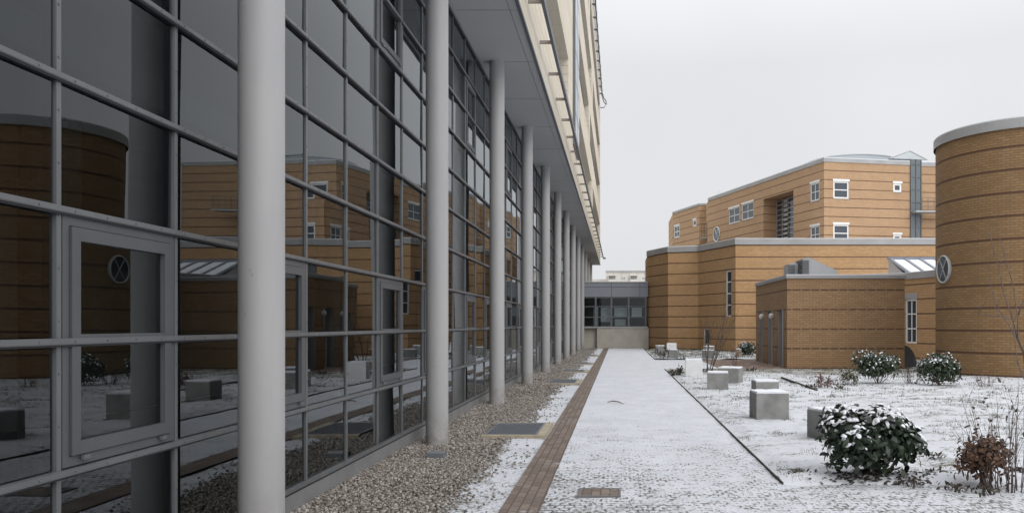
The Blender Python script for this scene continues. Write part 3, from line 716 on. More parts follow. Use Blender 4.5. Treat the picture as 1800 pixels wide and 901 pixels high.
# barrel vault roof light
v = MB(); N = 20; pts = [(21.4-5.5*math.cos(math.pi*k/N), 14.95+1.85*math.sin(math.pi*k/N)**.8) for k in range(N+1)]
for k in range(N): (xa, za), (xb, zb_) = pts[k], pts[k+1]; v.quad((xa, 73, za), (xb, 73, zb_), (xb, 84, zb_), (xa, 84, za))
v.poly([(x, 73, z) for x, z in pts]); vo = v.build('barrel_rooflight', M['glass_pale'], b2)
v = MB()
for y in (73, 75.7, 78.4, 81.1, 84): v.tube([(x, y, z+.03) for x, z in pts], .07, 6)
for k in range(0, N+1, 2): v.tube([(pts[k][0], 73, pts[k][1]+.03), (pts[k][0], 84, pts[k][1]+.03)], .05, 6)
v.build('ribs', M['zinc'], vo)
g = MB(); c = Vector((10.8, 89, 15.0)); q = [c+Vector(k) for k in ((-.9, -.9, 0), (.9, -.9, 0), (.9, .9, 0), (-.9, .9, 0))]; t = c+Vector((0, 0, 1.25))
for k in range(4): g.tri(q[k], q[(k+1) % 4], t)
g.build('pyramid_rooflight', M['glass_pale'], b2)
# --- far left wing
P3 = [(6.4, 98), (8.87, 91), (9.9, 90.8), (14, 100), (6.4, 106)]
b3 = tag(empty('brick_building', (9, 97, 0)), 'narrow yellow brick wing at the far left end behind the low block', 'building')
q1 = wr(P3[0], P3[1], 93, 118, 468, 523); q2 = wr(P3[0], P3[1], 180, 196, 441, 470)
prism('w', M['brick_up'], b3, P3, -.1, 14.9, {0: [(*q1, .1), (*q2, .1)]})
window(b3, P3[0], P3[1], q1, 2, 2, .05, .12, .08, lintel=True); window(b3, P3[0], P3[1], q2, 1, 1, .05, .14, .08, lintel=True)
coping(b3, P3[:4], 14.88, 15.1, 'coping', .06, .3, .05)
zb = gz(220+525/2.649, 90); bal = MB(); bal.box(8.9, 10.2, 89.4, 90.7, zb-.1, zb); bo = bal.build('balcony', M['zinc'], b3)
rb = MB(); 
for x in np.arange(8.95, 10.2, .3): rb.tube([(x, 89.45, zb), (x, 89.45, zb+1.5)], .025, 6)
for z in (.5, 1, 1.5): rb.tube([(8.9, 89.45, zb+z), (10.2, 89.45, zb+z)], .025, 6)
rb.build('railing', M['alu'], bo)

# --- small outbuilding with three door recesses
P4 = [(6.62, 39.8), (6.72, 32.9), (11.42, 32.9), (11.42, 39.8)]
b4 = tag(empty('brick_outbuilding', (9, 36, 0)), 'small flat-roofed brown brick outbuilding with three tall door recesses on its left side', 'building')
recs = [(.75, 1.75, -.1, 2.36, .45), (2.85, 3.95, -.1, 2.36, .45), (5.0, 6.15, -.1, 2.36, .45)]
prism('w', M['brick_small'], b4, P4, -.1, 3.6, {0: recs})
for q in recs:
    d = MB(); wbox(d, P4[0], P4[1], q[0]+.06, q[1]-.06, 0, 2.3, -.44, -.40); do = d.build('door', M['alu_dark'], b4)
    h = MB(); wbox(h, P4[0], P4[1], q[0]+.14, q[0]+.18, .95, 1.15, -.40, -.35); h.build('handle', M['zinc'], do)
    f = MB(); wbox(f, P4[0], P4[1], q[1]-.02, q[1]+.07, 0, 2.36, .0, .04); wbox(f, P4[0], P4[1], q[0]-.001, q[0]+.05, 0, 2.36, -.43, -.02); f.build('door_jamb', M['coping'], do)
for u in (1.95, 4.2):
    o, dv, n, L = basis(P4[0], P4[1]); c = o+dv*u+Vector((0, 0, 2.12))
    l = MB(); l.tube([c, c+n*.1], .09, 12); lo = l.build('wall_lamp', M['coping'], b4)
    l = MB(); l.tube([c+n*.1+Vector((0, 0, .12*math.cos(math.pi*k/8)))*-1 for k in range(9)], [max(.004, .115*math.sin(math.pi*k/8)) for k in range(9)], 16); l.build('lamp_globe', M['globe'], lo, smooth=True)
coping(b4, P4, 3.59, 3.72, 'coping', .05, .3, .03)
vt = MB()
def wedge(mb, x0, x1, xr, y0, y1, z0, zt, zr):
    a = [(x0, z0), (xr, z0), (xr, zr), (x1, zt), (x0, zt-.06)]
    mb.poly([(x, y0, z) for x, z in a]); mb.poly([(x, y1, z) for x, z in reversed(a)])
    for k in range(5): (xa, za), (xb, zb2) = a[k], a[(k+1) % 5]; mb.quad((xa, y0, za), (xa, y1, za), (xb, y1, zb2), (xb, y0, zb2))
wedge(vt, 7.86, 8.12, 9.35, 35.2, 36.6, 3.5, 4.62, 4.05); vo = vt.build('roof_vent', M['zinc'], b4)
lv = MB(); 
for z in np.arange(3.75, 4.5, .07): lv.box(7.82, 8.12, 35.14, 35.19, z, z+.035)
for z in np.arange(3.75, 4.5, .07): lv.box(7.80, 7.855, 35.2, 36.5, z, z+.035)
lv.build('louvre', M['louver'], vo)
vt = MB(); wedge(vt, 7.40, 7.62, 7.9, 35.9, 37.0, 3.5, 4.45, 4.4); vo = vt.build('roof_vent', M['zinc'], b4)
lv = MB()
for z in np.arange(3.75, 4.35, .07): lv.box(7.38, 7.66, 35.84, 35.89, z, z+.035)
lv.build('louvre', M['louver'], vo)

# --- connecting wing with sloping rooflight, between outbuilding and tower
P5 = [(11.5, 45.5), (14.9, 43.0), (15.62, 40.5), (17.2, 31.5), (24, 31.5), (24, 52.3), (11.5, 52.3)]
b5 = tag(empty('brick_wing', (18, 44, 0)), 'brick connecting wing with tall narrow window and sloping rooflight between outbuilding and round tower', 'building')
def w8(p0, p1, x0, x1, y0, y1): return wrect(p0, p1, 1300+x0/3.106, 1300+x1/3.106, 430+y0/3.106, 430+y1/3.106)
q = (.12, 1.05, .78, 3.05)
prism('w', M['brick'], b5, P5, -.1, 4.12, {1: [(*q, .12)]})
window(b5, P5[1], P5[2], q, 2, 3, .05, .09, .06)
l = MB(); wbox(l, P5[1], P5[2], .02, 1.15, 3.06, 3.36, -.02, .03); l.build('lintel', M['coping'], b5)
coping(b5, P5[:5], 4.10, 4.42, 'coping', .05, .3, .03)
s = MB(); x0, x1 = 15.45, 22; ya, yb, za, zt = 43.6, 47.2, 4.35, 5.5
s.quad((x0, ya, za), (x1, ya, za), (x1, yb, zt), (x0, yb, zt)); so_ = s.build('sloping_rooflight', M['snow'], b5)
s = MB(); 
for k in range(9):
    x = x0+.1+k*.85; s.obox((x-.07, ya, za+.0), (.14, 0, 0), (0, yb-ya, zt-za), (0, 0, .07))
s.obox((x0, ya-.02, za), (x1-x0, 0, 0), (0, .15, .05), (0, 0, .08)); s.obox((x0-.05, yb-.15, zt-.05), (x1-x0, 0, 0), (0, .2, 0), (0, 0, .16)); s.build('glazing_bar', M['fascia'], so_)
s = MB(); s.poly([(x0, ya, 4.1), (x0, yb, zt), (x0, yb, 4.1)]); s.poly([(x1, ya, 4.1), (x1, yb, 4.1), (x1, yb, zt)]); s.quad((x0, yb, 4.1), (x0, yb, zt), (x1, yb, zt), (x1, yb, 4.1)); s.build('cheek', M['zinc'], so_)
# --- round tower
TC = Vector((14.55, 29.35, 0)); TR = 3.05
b6 = tag(empty('brick_tower', (TC.x, TC.y, 0)), 'round yellow brick tower with dark bands and round window at the right edge', 'building')
t = MB(); N = 96
def ring(mb, r, z0, z1, top=False):
    for k in range(N):
        a, b = 2*math.pi*k/N, 2*math.pi*(k+1)/N
        P = lambda an, z: (TC.x+r*math.cos(an), TC.y+r*math.sin(an), z)
        mb.quad(P(a, z0), P(b, z0), P(b, z1), P(a, z1), [(a*r, z0), (b*r, z0), (b*r, z1), (a*r, z1)])
    if top: mb.poly([(TC.x+r*math.cos(2*math.pi*k/N), TC.y+r*math.sin(2*math.pi*k/N), z1) for k in range(N)])
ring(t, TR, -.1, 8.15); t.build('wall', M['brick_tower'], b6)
t = MB(); ring(t, TR+.07, 8.13, 8.45, True); ring(t, TR+.0, 8.131, 8.132, False); t.build('coping', M['coping'], b6)
t = MB(); ring(t, TR+.05, 8.452, 8.49, True); t.build('snow_cap', M['snow'], b6)
# round window where the tower wall turns towards the court
a = (1659-VX)/F; bq = a*TC.x+TC.y; cq = TC.x**2+TC.y**2-TR**2; aq = 1+a*a
tt = (bq-math.sqrt(max(0, bq*bq-aq*cq)))/aq; c = Vector((a*tt, tt, gz(473, tt))); nn = (c-TC); nn.z = 0; nn.normalize()
round_window(b6, c+nn*.035, nn, .47, 'round_frame')
rs = MB(); rs.tube([c-nn*.2, c+nn*.02], .50, 32); rs.build('window_surround', M['coping'], b6)
# dark hood at the corner of the outbuilding
hd = MB(); N2 = 12; pr_ = [(math.cos(math.pi/2*k/N2), math.sin(math.pi/2*k/N2)) for k in range(N2+1)]
hx, hy = 11.75, 34.0
for k in range(N2):
    (c0, s0), (c1, s1) = pr_[k], pr_[k+1]
    hd.quad((hx+.55*(c0), hy, .9*s0), (hx+.55*(c0), hy+.9, .9*s0), (hx+.55*c1, hy+.9, .9*s1), (hx+.55*c1, hy, .9*s1))
hd.poly([(hx, hy, 0)]+[(hx+.55*c, hy, .9*s) for c, s in pr_]); hd.poly([(hx, hy+.9, 0)]+[(hx+.55*c, hy+.9, .9*s) for c, s in reversed(pr_)])
hd.quad((hx, hy, 0), (hx, hy, .9), (hx, hy+.9, .9), (hx, hy+.9, 0))
tag(hd.build('storage_bin', M['alu_dark']), 'dark rounded bin standing at the right corner of the small brick outbuilding', 'bin')

# --- apartment block far away
ap = tag(empty('apartment_building', (10, 335, 0)), 'far pale concrete apartment block showing over the link building roof', 'building')
YP = 330.0
w = MB(); w.box(gx(1065, YP), 70, YP, YP+14, 0, gz(476, YP)); w.box(gx(1112, YP), gx(1127, YP), YP+3, YP+8, 20, gz(473, YP)); w.build('wall', M['apart'], ap)
w = MB(); w.box(-11.5, gx(1065, YP)-.01, YP+6, YP+18, 0, gz(489, YP)); w.build('lower_wing', M['apart'], ap)
w = MB(); w.box(gx(1064.5, YP), 70, YP-.3, YP, gz(476, YP)-.5, gz(475.3, YP)); w.build('cornice', M['coping'], ap)
w = MB()
for x in np.arange(gx(1065, YP)+3.1, 40, 3.1): w.box(x-.06, x+.06, YP-.05, YP, 0, 22.5)
w.build('panel_joint', M['kerbstone'], ap)
for zz in (19.5, 16.7):
    for px in (1096.5, 1132):
        x = gx(px, YP); f = MB(); f.box(x-.8, x+.8, YP-.06, YP-.01, zz, zz+1.5); fo = f.build('window', M['white_frame'], ap)
        g = MB(); g.box(x-.66, x-.08, YP-.09, YP-.061, zz+.16, zz+1.34); g.box(x+.08, x+.66, YP-.09, YP-.061, zz+.16, zz+1.34); g.build('pane', M['apart_w'], fo)
    for px in (1076, 1114):
        x = gx(px, YP); f = MB(); f.box(x-1.5, x+1.5, YP-1.3, YP-.01, zz-1.0, zz+.25); f.box(x-1.5, x-1.35, YP-1.3, YP-.01, zz+.25, zz+1.7); f.box(x-1.5, x+1.5, YP-1.3, YP-.01, zz+1.7, zz+1.95)
        bo = f.build('loggia', M['apart'], ap); g = MB(); g.box(x-1.3, x+1.3, YP-.1, YP-.02, zz+.25, zz+1.69); g.build('loggia_window', M['apart_w'], bo)

# ------------------------------------------------------------------ CONCRETE SEATING CUBES
def make_cube(name, mat):
    r = empty(name)
    bm = MB(); bm.box(-.5, .5, -.5, .5, 0, 1); b = bm.build('block', M[mat], r)
    return r
def rounded_box_mesh(name, w, h, z0, z1, rad, mat, snowy=False, seed=0):
    m = MB(); m.box(-w/2, w/2, -h/2, h/2, z0, z1); o = m.build(name, mat)
    me = o.data; import bmesh
    bmm = bmesh.new(); bmm.from_mesh(me); bmesh.ops.remove_doubles(bmm, verts=bmm.verts, dist=1e-5)
    bmesh.ops.bevel(bmm, geom=list(bmm.edges), offset=rad, segments=3, affect='EDGES', profile=.5)
    if snowy:
        bmesh.ops.subdivide_edges(bmm, edges=[e for e in bmm.edges if e.calc_length() > .2], cuts=7, use_grid_fill=True)
        rg = random.Random(seed)
        for v in bmm.verts:
            if v.co.z > (z0+z1)/2: v.co.z += rg.uniform(-.006, .008)
            v.co.x += rg.uniform(-.004, .004); v.co.y += rg.uniform(-.004, .004)
    bmm.to_mesh(me); bmm.free()
    for p in me.polygons: p.use_smooth = snowy
    return o
cubes = [  # px centre, depth, width, height, rotation, material, label
    (1160, 49.6, .53, .48, 4, 'concrete', 'small grey concrete cube nearest the link building, left of the far white cube'),
    (1180.5, 47.0, .56, .66, -3, 'concrete_w', 'far white concrete cube peeking out behind a grey cube near the far brick corner'),
    (1182.5, 41.8, .50, .47, 3, 'concrete', 'grey concrete cube standing right in front of the far white cube'),
    (1246, 45.0, .56, .56, 0, 'concrete', 'grey concrete cube rear of the two behind the bare sapling'),
    (1245, 41.5, .57, .45, -2, 'concrete', 'grey concrete cube front of the two behind the bare sapling'),
    (1219.5, 27.15, .56, .59, -4, 'concrete_w', 'bright white concrete cube beside the edge of the snowy path'),
    (1261.5, 21.75, .555, .48, -6, 'concrete', 'grey concrete cube just in front of the bare sapling'),
    (1284, 23.9, .62, .49, -20, 'concrete', 'wide grey concrete cube partly hidden behind the cube in front of the sapling'),
    (1344.5, 18.6, .53, .47, 2, 'concrete', 'grey concrete cube whose top shows behind the largest grey cube'),
    (1351.5, 14.85, .60, .52, 3, 'concrete', 'large grey concrete cube in the middle of the lawn with a smaller one behind'),
    (1463, 12.15, .55, .47, 17, 'concrete', 'grey concrete cube half hidden behind the big snowy rhododendron'),
]
G_C = 'concrete cubes scattered over the snowy lawn'
for (px, Y, w, h, rz, mat, lab) in cubes:
    r = empty('concrete_cube', (gx(px, Y+w/2), Y+w/2, 0), R(rz)); tag(r, lab, 'seating cube', G_C)
    b = rounded_box_mesh('block', w, w, -.05, h-.012, .012, M[mat]); b.parent = r
    s = rounded_box_mesh('snow_cap', w-.015, w-.015, h-.022, h+.020, .012, M['snow'], True, int(px)); s.parent = r
# small stone bollard by the far bush
r = empty('stone_bollard', (gx(1298.5, 43.6), 43.6, 0)); tag(r, 'small brown stone bollard beside the evergreen bush at the low brick block', 'bollard')
b = rounded_box_mesh('post', .26, .26, -.05, .44, .02, M['kerbstone']); b.parent = r
s = rounded_box_mesh('snow_cap', .25, .25, .435, .48, .015, M['snow'], True, 5); s.parent = r

# ------------------------------------------------------------------ LIGHT-WELL GRATES along the gravel
G_G = 'light well grates in the gravel strip'
glabs = ['steel light well grate with pale stone surround nearest the viewer', 'second steel grate along the gravel strip, just beyond the nearest one',
         'third steel grate along the gravel strip', 'fourth steel grate along the gravel strip, thin with distance', 'farthest steel grate in the gravel strip near the link building']
for (ya, yb), lab in zip(((12.85, 14.35), (24.2, 25.8), (30.1, 31.3), (36.0, 37.2), (45.6, 47.0)), glabs):
    r = empty('light_well_grate', (-1.65, (ya+yb)/2, 0)); tag(r, lab, 'grate', G_G)
    x0, x1 = -2.10, -1.28
    f = MB(); f.box(x0-.03, x1+.13, ya-.10, ya-.001, -.1, .035); f.box(x0-.03, x1+.13, yb+.001, yb+.10, -.1, .035); f.box(x1+.001, x1+.13, ya, yb, -.1, .036)
    f.build('surround', M['kerbstone'], r)
    f = MB(); f.box(x0, x0+.03, ya, yb, -.02, .04); f.box(x1-.03, x1, ya, yb, -.02, .04); f.box(x0+.03, x1-.03, ya, ya+.03, -.02, .04); f.box(x0+.03, x1-.03, yb-.03, yb, -.02, .04)
    f.build('frame', M['grate'], r)
    f = MB()
    for x in np.arange(x0+.055, x1-.03, .034): f.box(x, x+.012, ya+.03, yb-.03, -.01, .037)
    for y in np.arange(ya+.15, yb-.05, .25): f.box(x0+.03, x1-.03, y, y+.006, -.012, .030)
    f.build('bars', M['grate'], r)
    f = MB(); f.quad((x0, ya, .0), (x1, ya, .0), (x1, yb, .0), (x0, yb, .0)); f.build('shaft', M['gasket'], r)  # flat black sheet below the bars, painted shade instead of a deep well
r = empty('drain_cover', (-.20, 8.55, 0)); tag(r, 'brown rectangular drain cover let into the snowy path', 'drain cover')
f = MB(); x0, x1, ya, yb = -.405, 0, 8.36, 8.72; f.box(x0, x1, ya, yb, -.03, .016); f.build('slab', M['brickstrip'], r)
f = MB()
for q in ((x0-.02, x0-.001, ya-.02, yb+.02), (x1+.001, x1+.02, ya-.02, yb+.02), (x0, x1, ya-.02, ya-.001), (x0, x1, yb+.001, yb+.02)): f.box(*q, -.03, .019)
f.build('frame', M['plinth'], r)
s = MB(); s.tube([(gx(1068, 18.3), 18.3, .03), (gx(1078, 18.4), 18.4, .045), (gx(1088, 18.25), 18.25, .04), (gx(1096, 18.0), 18.0, .02)], [.008, .013, .012, .006], 7)
tag(s.build('fallen_stick', M['wood'], smooth=True), 'short dark stick lying on the snow of the path', 'stick')
s = MB(); s.box(-2.55, -2.33, 10.9, 11.15, -.02, .045)
tag(s.build('service_cover', M['grate']), 'small grey service cover lying in the gravel before the nearest grate', 'cover')

# ------------------------------------------------------------------ PLANTS
def leaves(P, N_, L, Wd, curl=.25, seed=0, sides=6):
    """leaf blades: P positions, N_ facing normals; returns verts, faces (quads) and tip direction"""
    rg = np.random.default_rng(seed); n = len(P)
    a = rg.normal(size=(n, 3)); T = a-(a*N_).sum(1, keepdims=True)*N_; T /= np.linalg.norm(T, axis=1, keepdims=True)
    B = np.cross(N_, T); l = L*rg.uniform(.6, 1.25, n)[:, None]; w = Wd*rg.uniform(.7, 1.2, n)[:, None]; cu = curl*rg.uniform(.2, 1.5, n)[:, None]
    rows = []
    for t, ww in ((0, .12), (.22, .75), (.5, 1), (.78, .8), (1, .15)):
        c = P+T*l*t-N_*l*cu*t*t
        rows += [c-B*w*ww*.5+N_*w*.10*ww, c+B*w*ww*.5+N_*w*.10*ww]
    V = np.stack(rows, 1).reshape(-1, 3); q = np.array([[0, 1, 3, 2], [2, 3, 5, 4], [4, 5, 7, 6], [6, 7, 9, 8]])
    Fc = (q[None]+np.arange(n)[:, None, None]*10).reshape(-1, 4)
    return V, Fc, T, l, w, B, cu
def bush(name, loc, rad, n, L, Wd, label, cat, leafm='leaf', snow=.5, seed=1, stems=9, snow_h=.008, group=None, lobes=9, low=.1):
    rg = np.random.default_rng(seed); root = empty(name, loc); tag(root, label, cat, group)
    rx, ry, rz = rad; C = []
    for k in range(lobes):
        an = rg.uniform(0, 6.28); rr = rg.uniform(.25, .62); C.append((math.cos(an)*rr*rx, math.sin(an)*rr*ry, rz*rg.uniform(.75, 1.45), rg.uniform(.38, .56)))
    C.append((0, 0, rz*1.22, .80)); C.append((.3*rx, 0, rz*.7, .6)); C.append((-.3*rx, 0, rz*.7, .6)); C = np.array(C)
    k = rg.integers(0, len(C), n); dv = rg.normal(size=(n, 3)); dv /= np.linalg.norm(dv, axis=1, keepdims=True)
    rr = C[k, 3][:, None]*(rg.uniform(.35, 1, n)[:, None]**.45)
    P = C[k, :3]+dv*rr*np.array([rx, ry, rz]); keep = (P[:, 2] > low); P, dv = P[keep], dv[keep]; n = len(P)
    N_ = dv*.55+rg.normal(size=(n, 3))*.38+np.array([0, 0, .45]); N_ /= np.linalg.norm(N_, axis=1, keepdims=True)
    V, Fc, T, l, w, B, cu = leaves(P, N_, L, Wd, seed=seed)
    o = np_mesh('foliage', V, Fc, M[leafm], smooth=True); o.parent = root
    # snow lying on the leaves that face the sky and have nothing above them
    cell = L*1.1; top = {}
    for i in range(n):
        key = (int(P[i, 0]//cell), int(P[i, 1]//cell)); top[key] = max(top.get(key, -9), P[i, 2])
    sel = [i for i in range(n) if P[i, 2] > top[(int(P[i, 0]//cell), int(P[i, 1]//cell))]-L*1.2 and N_[i, 2] > .35 and rg.random() < snow]
    side = [i for i in range(n) if i not in set(sel) and N_[i, 2] > .75 and P[i, 2] > rz*.8 and rg.random() < snow*.25]; sel = np.array(sel+side, dtype=int)
    rows = []
    for t, ww, h in ((.12, .3, .3), (.3, .75, .9), (.55, .9, 1.2), (.8, .65, .9), (.95, .2, .3)):
        c = P[sel]+T[sel]*l[sel]*t-N_[sel]*l[sel]*cu[sel]*t*t
        hh = snow_h*h
        rows += [c-B[sel]*w[sel]*ww*.5+N_[sel]*(w[sel]*.1*ww+.002), c+N_[sel]*(hh+w[sel]*.06)+np.array([0, 0, hh]), c+B[sel]*w[sel]*ww*.5+N_[sel]*(w[sel]*.1*ww+.002)]
    if len(sel):
        Vs = np.stack(rows, 1).reshape(-1, 3); q = []
        for a in range(4):
            for b in range(2): q.append([a*3+b, a*3+b+1, a*3+b+4, a*3+b+3])
        Fs = (np.array(q)[None]+np.arange(len(sel))[:, None, None]*15).reshape(-1, 4)
        s = np_mesh('snow_on_leaves', Vs, Fs, M['snow'], smooth=True); s.parent = root
    st = MB(); rr_ = random.Random(seed)
    for _ in range(stems):
        an = rr_.uniform(0, 6.28); q = rr_.uniform(.2, .6); e = Vector((math.cos(an)*rx*q, math.sin(an)*ry*q, rz*rr_.uniform(.7, 1.3))); b = Vector((rr_.uniform(-.05, .05), rr_.uniform(-.05, .05), -.03))
        m_ = (b+e)/2+Vector((math.cos(an)*.05, math.sin(an)*.05, -.08*rz)); st.tube([b, m_, e], [.014, .010, .005], 6)
    s = st.build('stem', M['wood']); s.parent = root
    return root
G_B = 'evergreen bushes in the snowy beds'
bush('evergreen_bush', (gx(1532, 9.3), 9.35, 0), (.62, .5, .44), 2900, .105, .052, 'big dark rhododendron bush with snow on its broad leaves in the right foreground', 'bush', snow=.48, seed=3, group=G_B, snow_h=.011, lobes=12, low=.03)
bush('evergreen_bush', (gx(1543, 23.9), 23.9, .03), (.70, .6, .52), 2800, .085, .05, 'rounded evergreen bush on a short trunk before the small brick outbuilding', 'bush', 'leaf_far', .24, seed=5, group=G_B, low=.22)
bush('evergreen_bush', (gx(1652, 23.2), 23.2, .03), (.72, .6, .50), 2800, .085, .05, 'low wide evergreen bush in front of the round tower', 'bush', 'leaf_far', .26, seed=8, group=G_B, low=.03)
bush('evergreen_bush', (gx(1313, 46), 46, 0), (.62, .55, .42), 1300, .11, .06, 'evergreen bush against the low brick block, left of the outbuilding doors', 'bush', 'leaf_far', .4, seed=12, group=G_B, low=.03)

def twigs(name, loc, stems, label, cat, mat='twig', seed=1, h=(.6, 1.0), spread=.35, rad=.007, sub=3, group=None, leafmat=None, nleaf=0, lsize=.05, lean=(0, 0), levels=2, leaf_low=0, subang=.55, clumpw=.04):
    rr = random.Random(seed); root = empty(name, loc); tag(root, label, cat, group); mb = MB(); tips = []
    def grow(p, d, L, r, lv):
        pts = [p]; rad_ = [r]; n = 6; q = Vector(p); dd = Vector(d).normalized(); side = []
        for i in range(n):
            dd = (dd+Vector((rr.uniform(-.11, .11), rr.uniform(-.11, .11), rr.uniform(-.02, .08)))).normalized()
            q = q+dd*L/n; pts.append(q.copy()); rad_.append(r*(1-.75*(i+1)/n)); side.append((q.copy(), dd.copy(), rad_[-1])); tips.append(q.copy())
        mb.tube(pts, rad_, 5)
        if lv > 0:
            for k in range(sub):
                q, dd, rq = side[rr.randint(1, n-1)]; an = rr.uniform(0, 6.28)
                grow(q, dd+Vector((math.cos(an)*subang, math.sin(an)*subang, .15)), L*rr.uniform(.25, .5), rq*.8, lv-1)
    for k in range(stems):
        an = rr.uniform(0, 6.28); s = rr.uniform(.1, 1)*spread
        grow(Vector((math.cos(an)*clumpw*rr.random()**.5*stems**.5, math.sin(an)*clumpw*rr.random()**.5*stems**.5*.6, -.02)), Vector((math.cos(an)*s+lean[0], math.sin(an)*s+lean[1], 1)), rr.uniform(*h), rad*rr.uniform(.7, 1.2), levels)
    o = mb.build('stem', M[mat], smooth=True); o.parent = root
    if leafmat:
        tips = [t for t in tips if t.z > leaf_low]
        P = np.array([tuple(rr.choice(tips)) for _ in range(nleaf)]); rg = np.random.default_rng(seed); P = P+rg.normal(size=P.shape)*.025
        P[:, 2] = np.maximum(P[:, 2], .02); N_ = rg.normal(size=P.shape); N_ /= np.linalg.norm(N_, axis=1, keepdims=True)
        V, Fc, *_ = leaves(P, N_, lsize, lsize*.5, curl=.7, seed=seed); f = np_mesh('dry_leaves', V, Fc, M[leafmat], smooth=True); f.parent = root
    return root
# withered hydrangea and tall twigs, right foreground
r = bush('withered_shrub', (gx(1726, 8.9), 8.9, 0), (.36, .30, .32), 900, .075, .035, 'withered shrub with brown curled leaves in the right foreground', 'shrub', 'brownleaf', .06, seed=31, lobes=11, low=.12)
twigs('twig_shrub', (gx(1788, 8.75), 8.75, 0), 34, 'tall leafless twiggy shrub with dead flower heads at the right edge of the foreground', 'shrub', seed=4, h=(.55, 1.15), spread=.42, rad=.0075, clumpw=.055, sub=3, leafmat='litter', nleaf=130, lsize=.05, levels=1, leaf_low=.5)
twigs('dry_shrub', (gx(1450, 22.2), 22.2, .02), 12, 'small dry shrub with red leaves left of the rounded evergreen bush', 'shrub', seed=6, h=(.2, .42), spread=.8, rad=.006, leafmat='redleaf', nleaf=150, lsize=.075)
twigs('dry_shrub', (gx(1492, 23.6), 23.6, .02), 16, 'olive brown dry shrub directly beside the rounded evergreen bush', 'shrub', seed=7, h=(.2, .42), spread=.8, rad=.006, leafmat='grass', nleaf=260, lsize=.07)
twigs('dry_shrub', (gx(1604, 23.8), 23.8, .02), 22, 'thin twiggy shrub between the two evergreen bushes', 'shrub', seed=9, h=(.3, .7), spread=.7, rad=.006, leafmat='litter', nleaf=110, lsize=.06)
twigs('dry_shrub', (gx(1733, 22.8), 22.8, .02), 26, 'pale leafless shrub in front of the tower, right of the low evergreen bush', 'shrub', 'brownleaf', seed=10, h=(.2, .55), spread=.9, rad=.005)
twigs('bare_sapling', (gx(1247, 30.3), 30.3, 0), 6, 'bare many-stemmed sapling growing between the concrete cubes', 'tree', 'wood', seed=15, h=(1.6, 2.6), spread=.33, rad=.022, sub=4, lean=(.10, 0), subang=.4)
twigs('dry_shrub', (gx(1295, 31.2), 31.2, 0), 8, 'thin red stemmed shrub right of the bare sapling', 'shrub', 'redleaf', seed=16, h=(.5, .9), spread=.35, rad=.007, leafmat='redleaf', nleaf=60, lsize=.06)
twigs('dry_shrub', (gx(1202, 41), 41, 0), 7, 'thin upright twig shrub right of the pair of far cubes', 'shrub', seed=18, h=(.4, .75), spread=.3, rad=.008)
twigs('dry_shrub', (gx(1166, 41.5), 41.5, 0), 9, 'dark leafy twig shrub left of the pair of far cubes', 'shrub', seed=17, h=(.3, .6), spread=.6, rad=.009, leafmat='litter', nleaf=90, lsize=.1)
twigs('dry_shrub', (gx(1188, 28.3), 28.3, 0), 8, 'low dark shrub left of the bright white cube at the path edge', 'shrub', seed=19, h=(.12, .28), spread=1.1, rad=.007, leafmat='litter', nleaf=130, lsize=.09)
# bare tree at the right edge, in front of the tower
def bare_tree():
    root = empty('bare_tree', (gx(1812, 15.5), 15.5, 0)); tag(root, 'slender bare tree with thin crossing branches before the round tower at the right edge', 'tree')
    rr = random.Random(44); Y = 15.5; P = lambda px, py, dy=0: Vector((gx(px, Y)-gx(1812, Y), dy, gz(py, Y)))
    t = MB(); t.tube([(0, 0, -.03), P(1808, 680), P(1800, 620), P(1788, 592)], [.035, .03, .026, .022], 8); t.build('trunk', M['wood'], None, smooth=True).parent = root
    b = MB()
    for pts in ([(1788, 592), (1775, 560), (1762, 520), (1752, 470), (1745, 430), (1740, 400)], [(1788, 592), (1790, 555), (1778, 500), (1768, 450), (1757, 395)], [(1788, 592), (1768, 572), (1752, 540), (1745, 500), (1738, 470)],
                [(1800, 620), (1818, 560), (1822, 490), (1812, 430)], [(1775, 560), (1752, 556), (1728, 552), (1716, 548)], [(1790, 555), (1800, 520), (1806, 470), (1800, 430)], [(1808, 680), (1790, 640), (1782, 610), (1779, 570)]):
        q = [P(x+rr.uniform(-2, 2), y, rr.uniform(-.12, .12)) for x, y in pts]; r0 = .013; b.tube(q, [r0*(1-.7*i/(len(q)-1)) for i in range(len(q))], 6)
        for k in range(3):
            i = rr.randint(1, len(q)-1); e = q[i]+Vector((rr.uniform(-.28, .28), rr.uniform(-.2, .2), rr.uniform(.15, .45))); b.tube([q[i], (q[i]+e)/2+Vector((rr.uniform(-.03, .03), 0, .02)), e], [.006, .004, .002], 5)
    b.build('branches', M['twig'], None, smooth=True).parent = root
bare_tree()
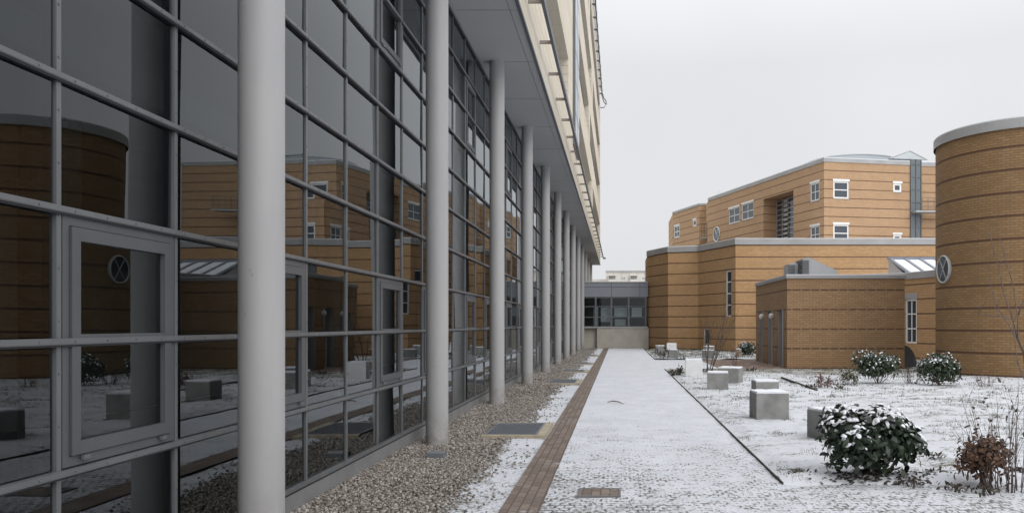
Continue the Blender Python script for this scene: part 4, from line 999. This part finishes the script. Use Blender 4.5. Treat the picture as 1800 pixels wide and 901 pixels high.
# low dead perennials along the bed edges
G_P = 'low dead perennials in the snow'
def clump(px, Y, w, n, label, seed, ls=.06, hh=.09):
    rg = np.random.default_rng(seed); r = empty('dead_perennial', (gx(px, Y), Y, .01)); tag(r, label, 'plant', G_P)
    P = np.stack([rg.normal(size=n)*w*.35, rg.normal(size=n)*w*.3, rg.uniform(.01, hh, n)], -1); N_ = rg.normal(size=(n, 3))+np.array([0, 0, .4]); N_ /= np.linalg.norm(N_, axis=1, keepdims=True)
    V, Fc, *_ = leaves(P, N_, ls, ls*.45, curl=.8, seed=seed); np_mesh('dead_leaves', V, Fc, M['litter'], smooth=True).parent = r
    st = MB(); rr = random.Random(seed)
    for k in range(7): 
        x, y = rr.gauss(0, w*.25), rr.gauss(0, w*.25); st.tube([(x, y, 0), (x+rr.uniform(-.05, .05), y, hh*.8), (x+rr.uniform(-.09, .09), y+rr.uniform(-.05, .05), hh*1.2)], [.003, .0025, .0015], 4)
    st.build('stem', M['twig']).parent = r
for k, (px, Y, w, n, lab) in enumerate((
    (1402, 9.45, .16, 34, 'small dead plant at the near lawn corner left of the big bush'),
    (1462, 9.9, .2, 26, 'dead leaves in the snow at the left foot of the big bush'),
    (1608, 8.95, .26, 40, 'tangled dead plant just right of the foot of the big bush'),
    (1636, 9.5, .22, 30, 'dead plant in the snow between the big bush and the withered shrub'),
    (1646, 10.6, .2, 34, 'dark dead plant behind and right of the big bush'),
    (1680, 8.6, .26, 46, 'dead plant in the snow in front of the withered shrub, left one'),
    (1735, 8.5, .22, 40, 'dead plant in the snow in front of the withered shrub, right one'),
    (1795, 9.6, .25, 44, 'dead plant at the right edge behind the tall twigs'),
    (1240, 30.0, .5, 60, 'dead leaves around the foot of the bare sapling'),
    (1320, 30.5, .4, 44, 'dead plant beyond the wide grey cube'),
    (1424, 22.2, .3, 30, 'dead leaves left of the red dry shrub'),
    (1476, 22.0, .4, 30, 'dead leaves right of the red dry shrub'))):
    clump(px, Y, w, n, lab, 60+k, .055 if Y < 15 else .09, .07 if Y < 15 else .12)
# leaf litter under the big bush
rg = np.random.default_rng(5); n = 420; cx = gx(1532, 9.3)
P = np.stack([cx+rg.normal(size=n)*.30, 9.2+rg.normal(size=n)*.16, np.zeros(n)], -1); P[:, 2] = lawnz(P[:, 0], np.maximum(P[:, 1], 9.0))+.008
N_ = rg.normal(size=(n, 3))*.35+np.array([0, 0, 1]); N_ /= np.linalg.norm(N_, axis=1, keepdims=True)
V, Fc, *_ = leaves(P, N_, .06, .035, curl=.3, seed=5)
tag(np_mesh('leaf_litter', V, Fc, M['litter'], smooth=True), 'dark fallen leaves on the snow under the big bush', kind='stuff')
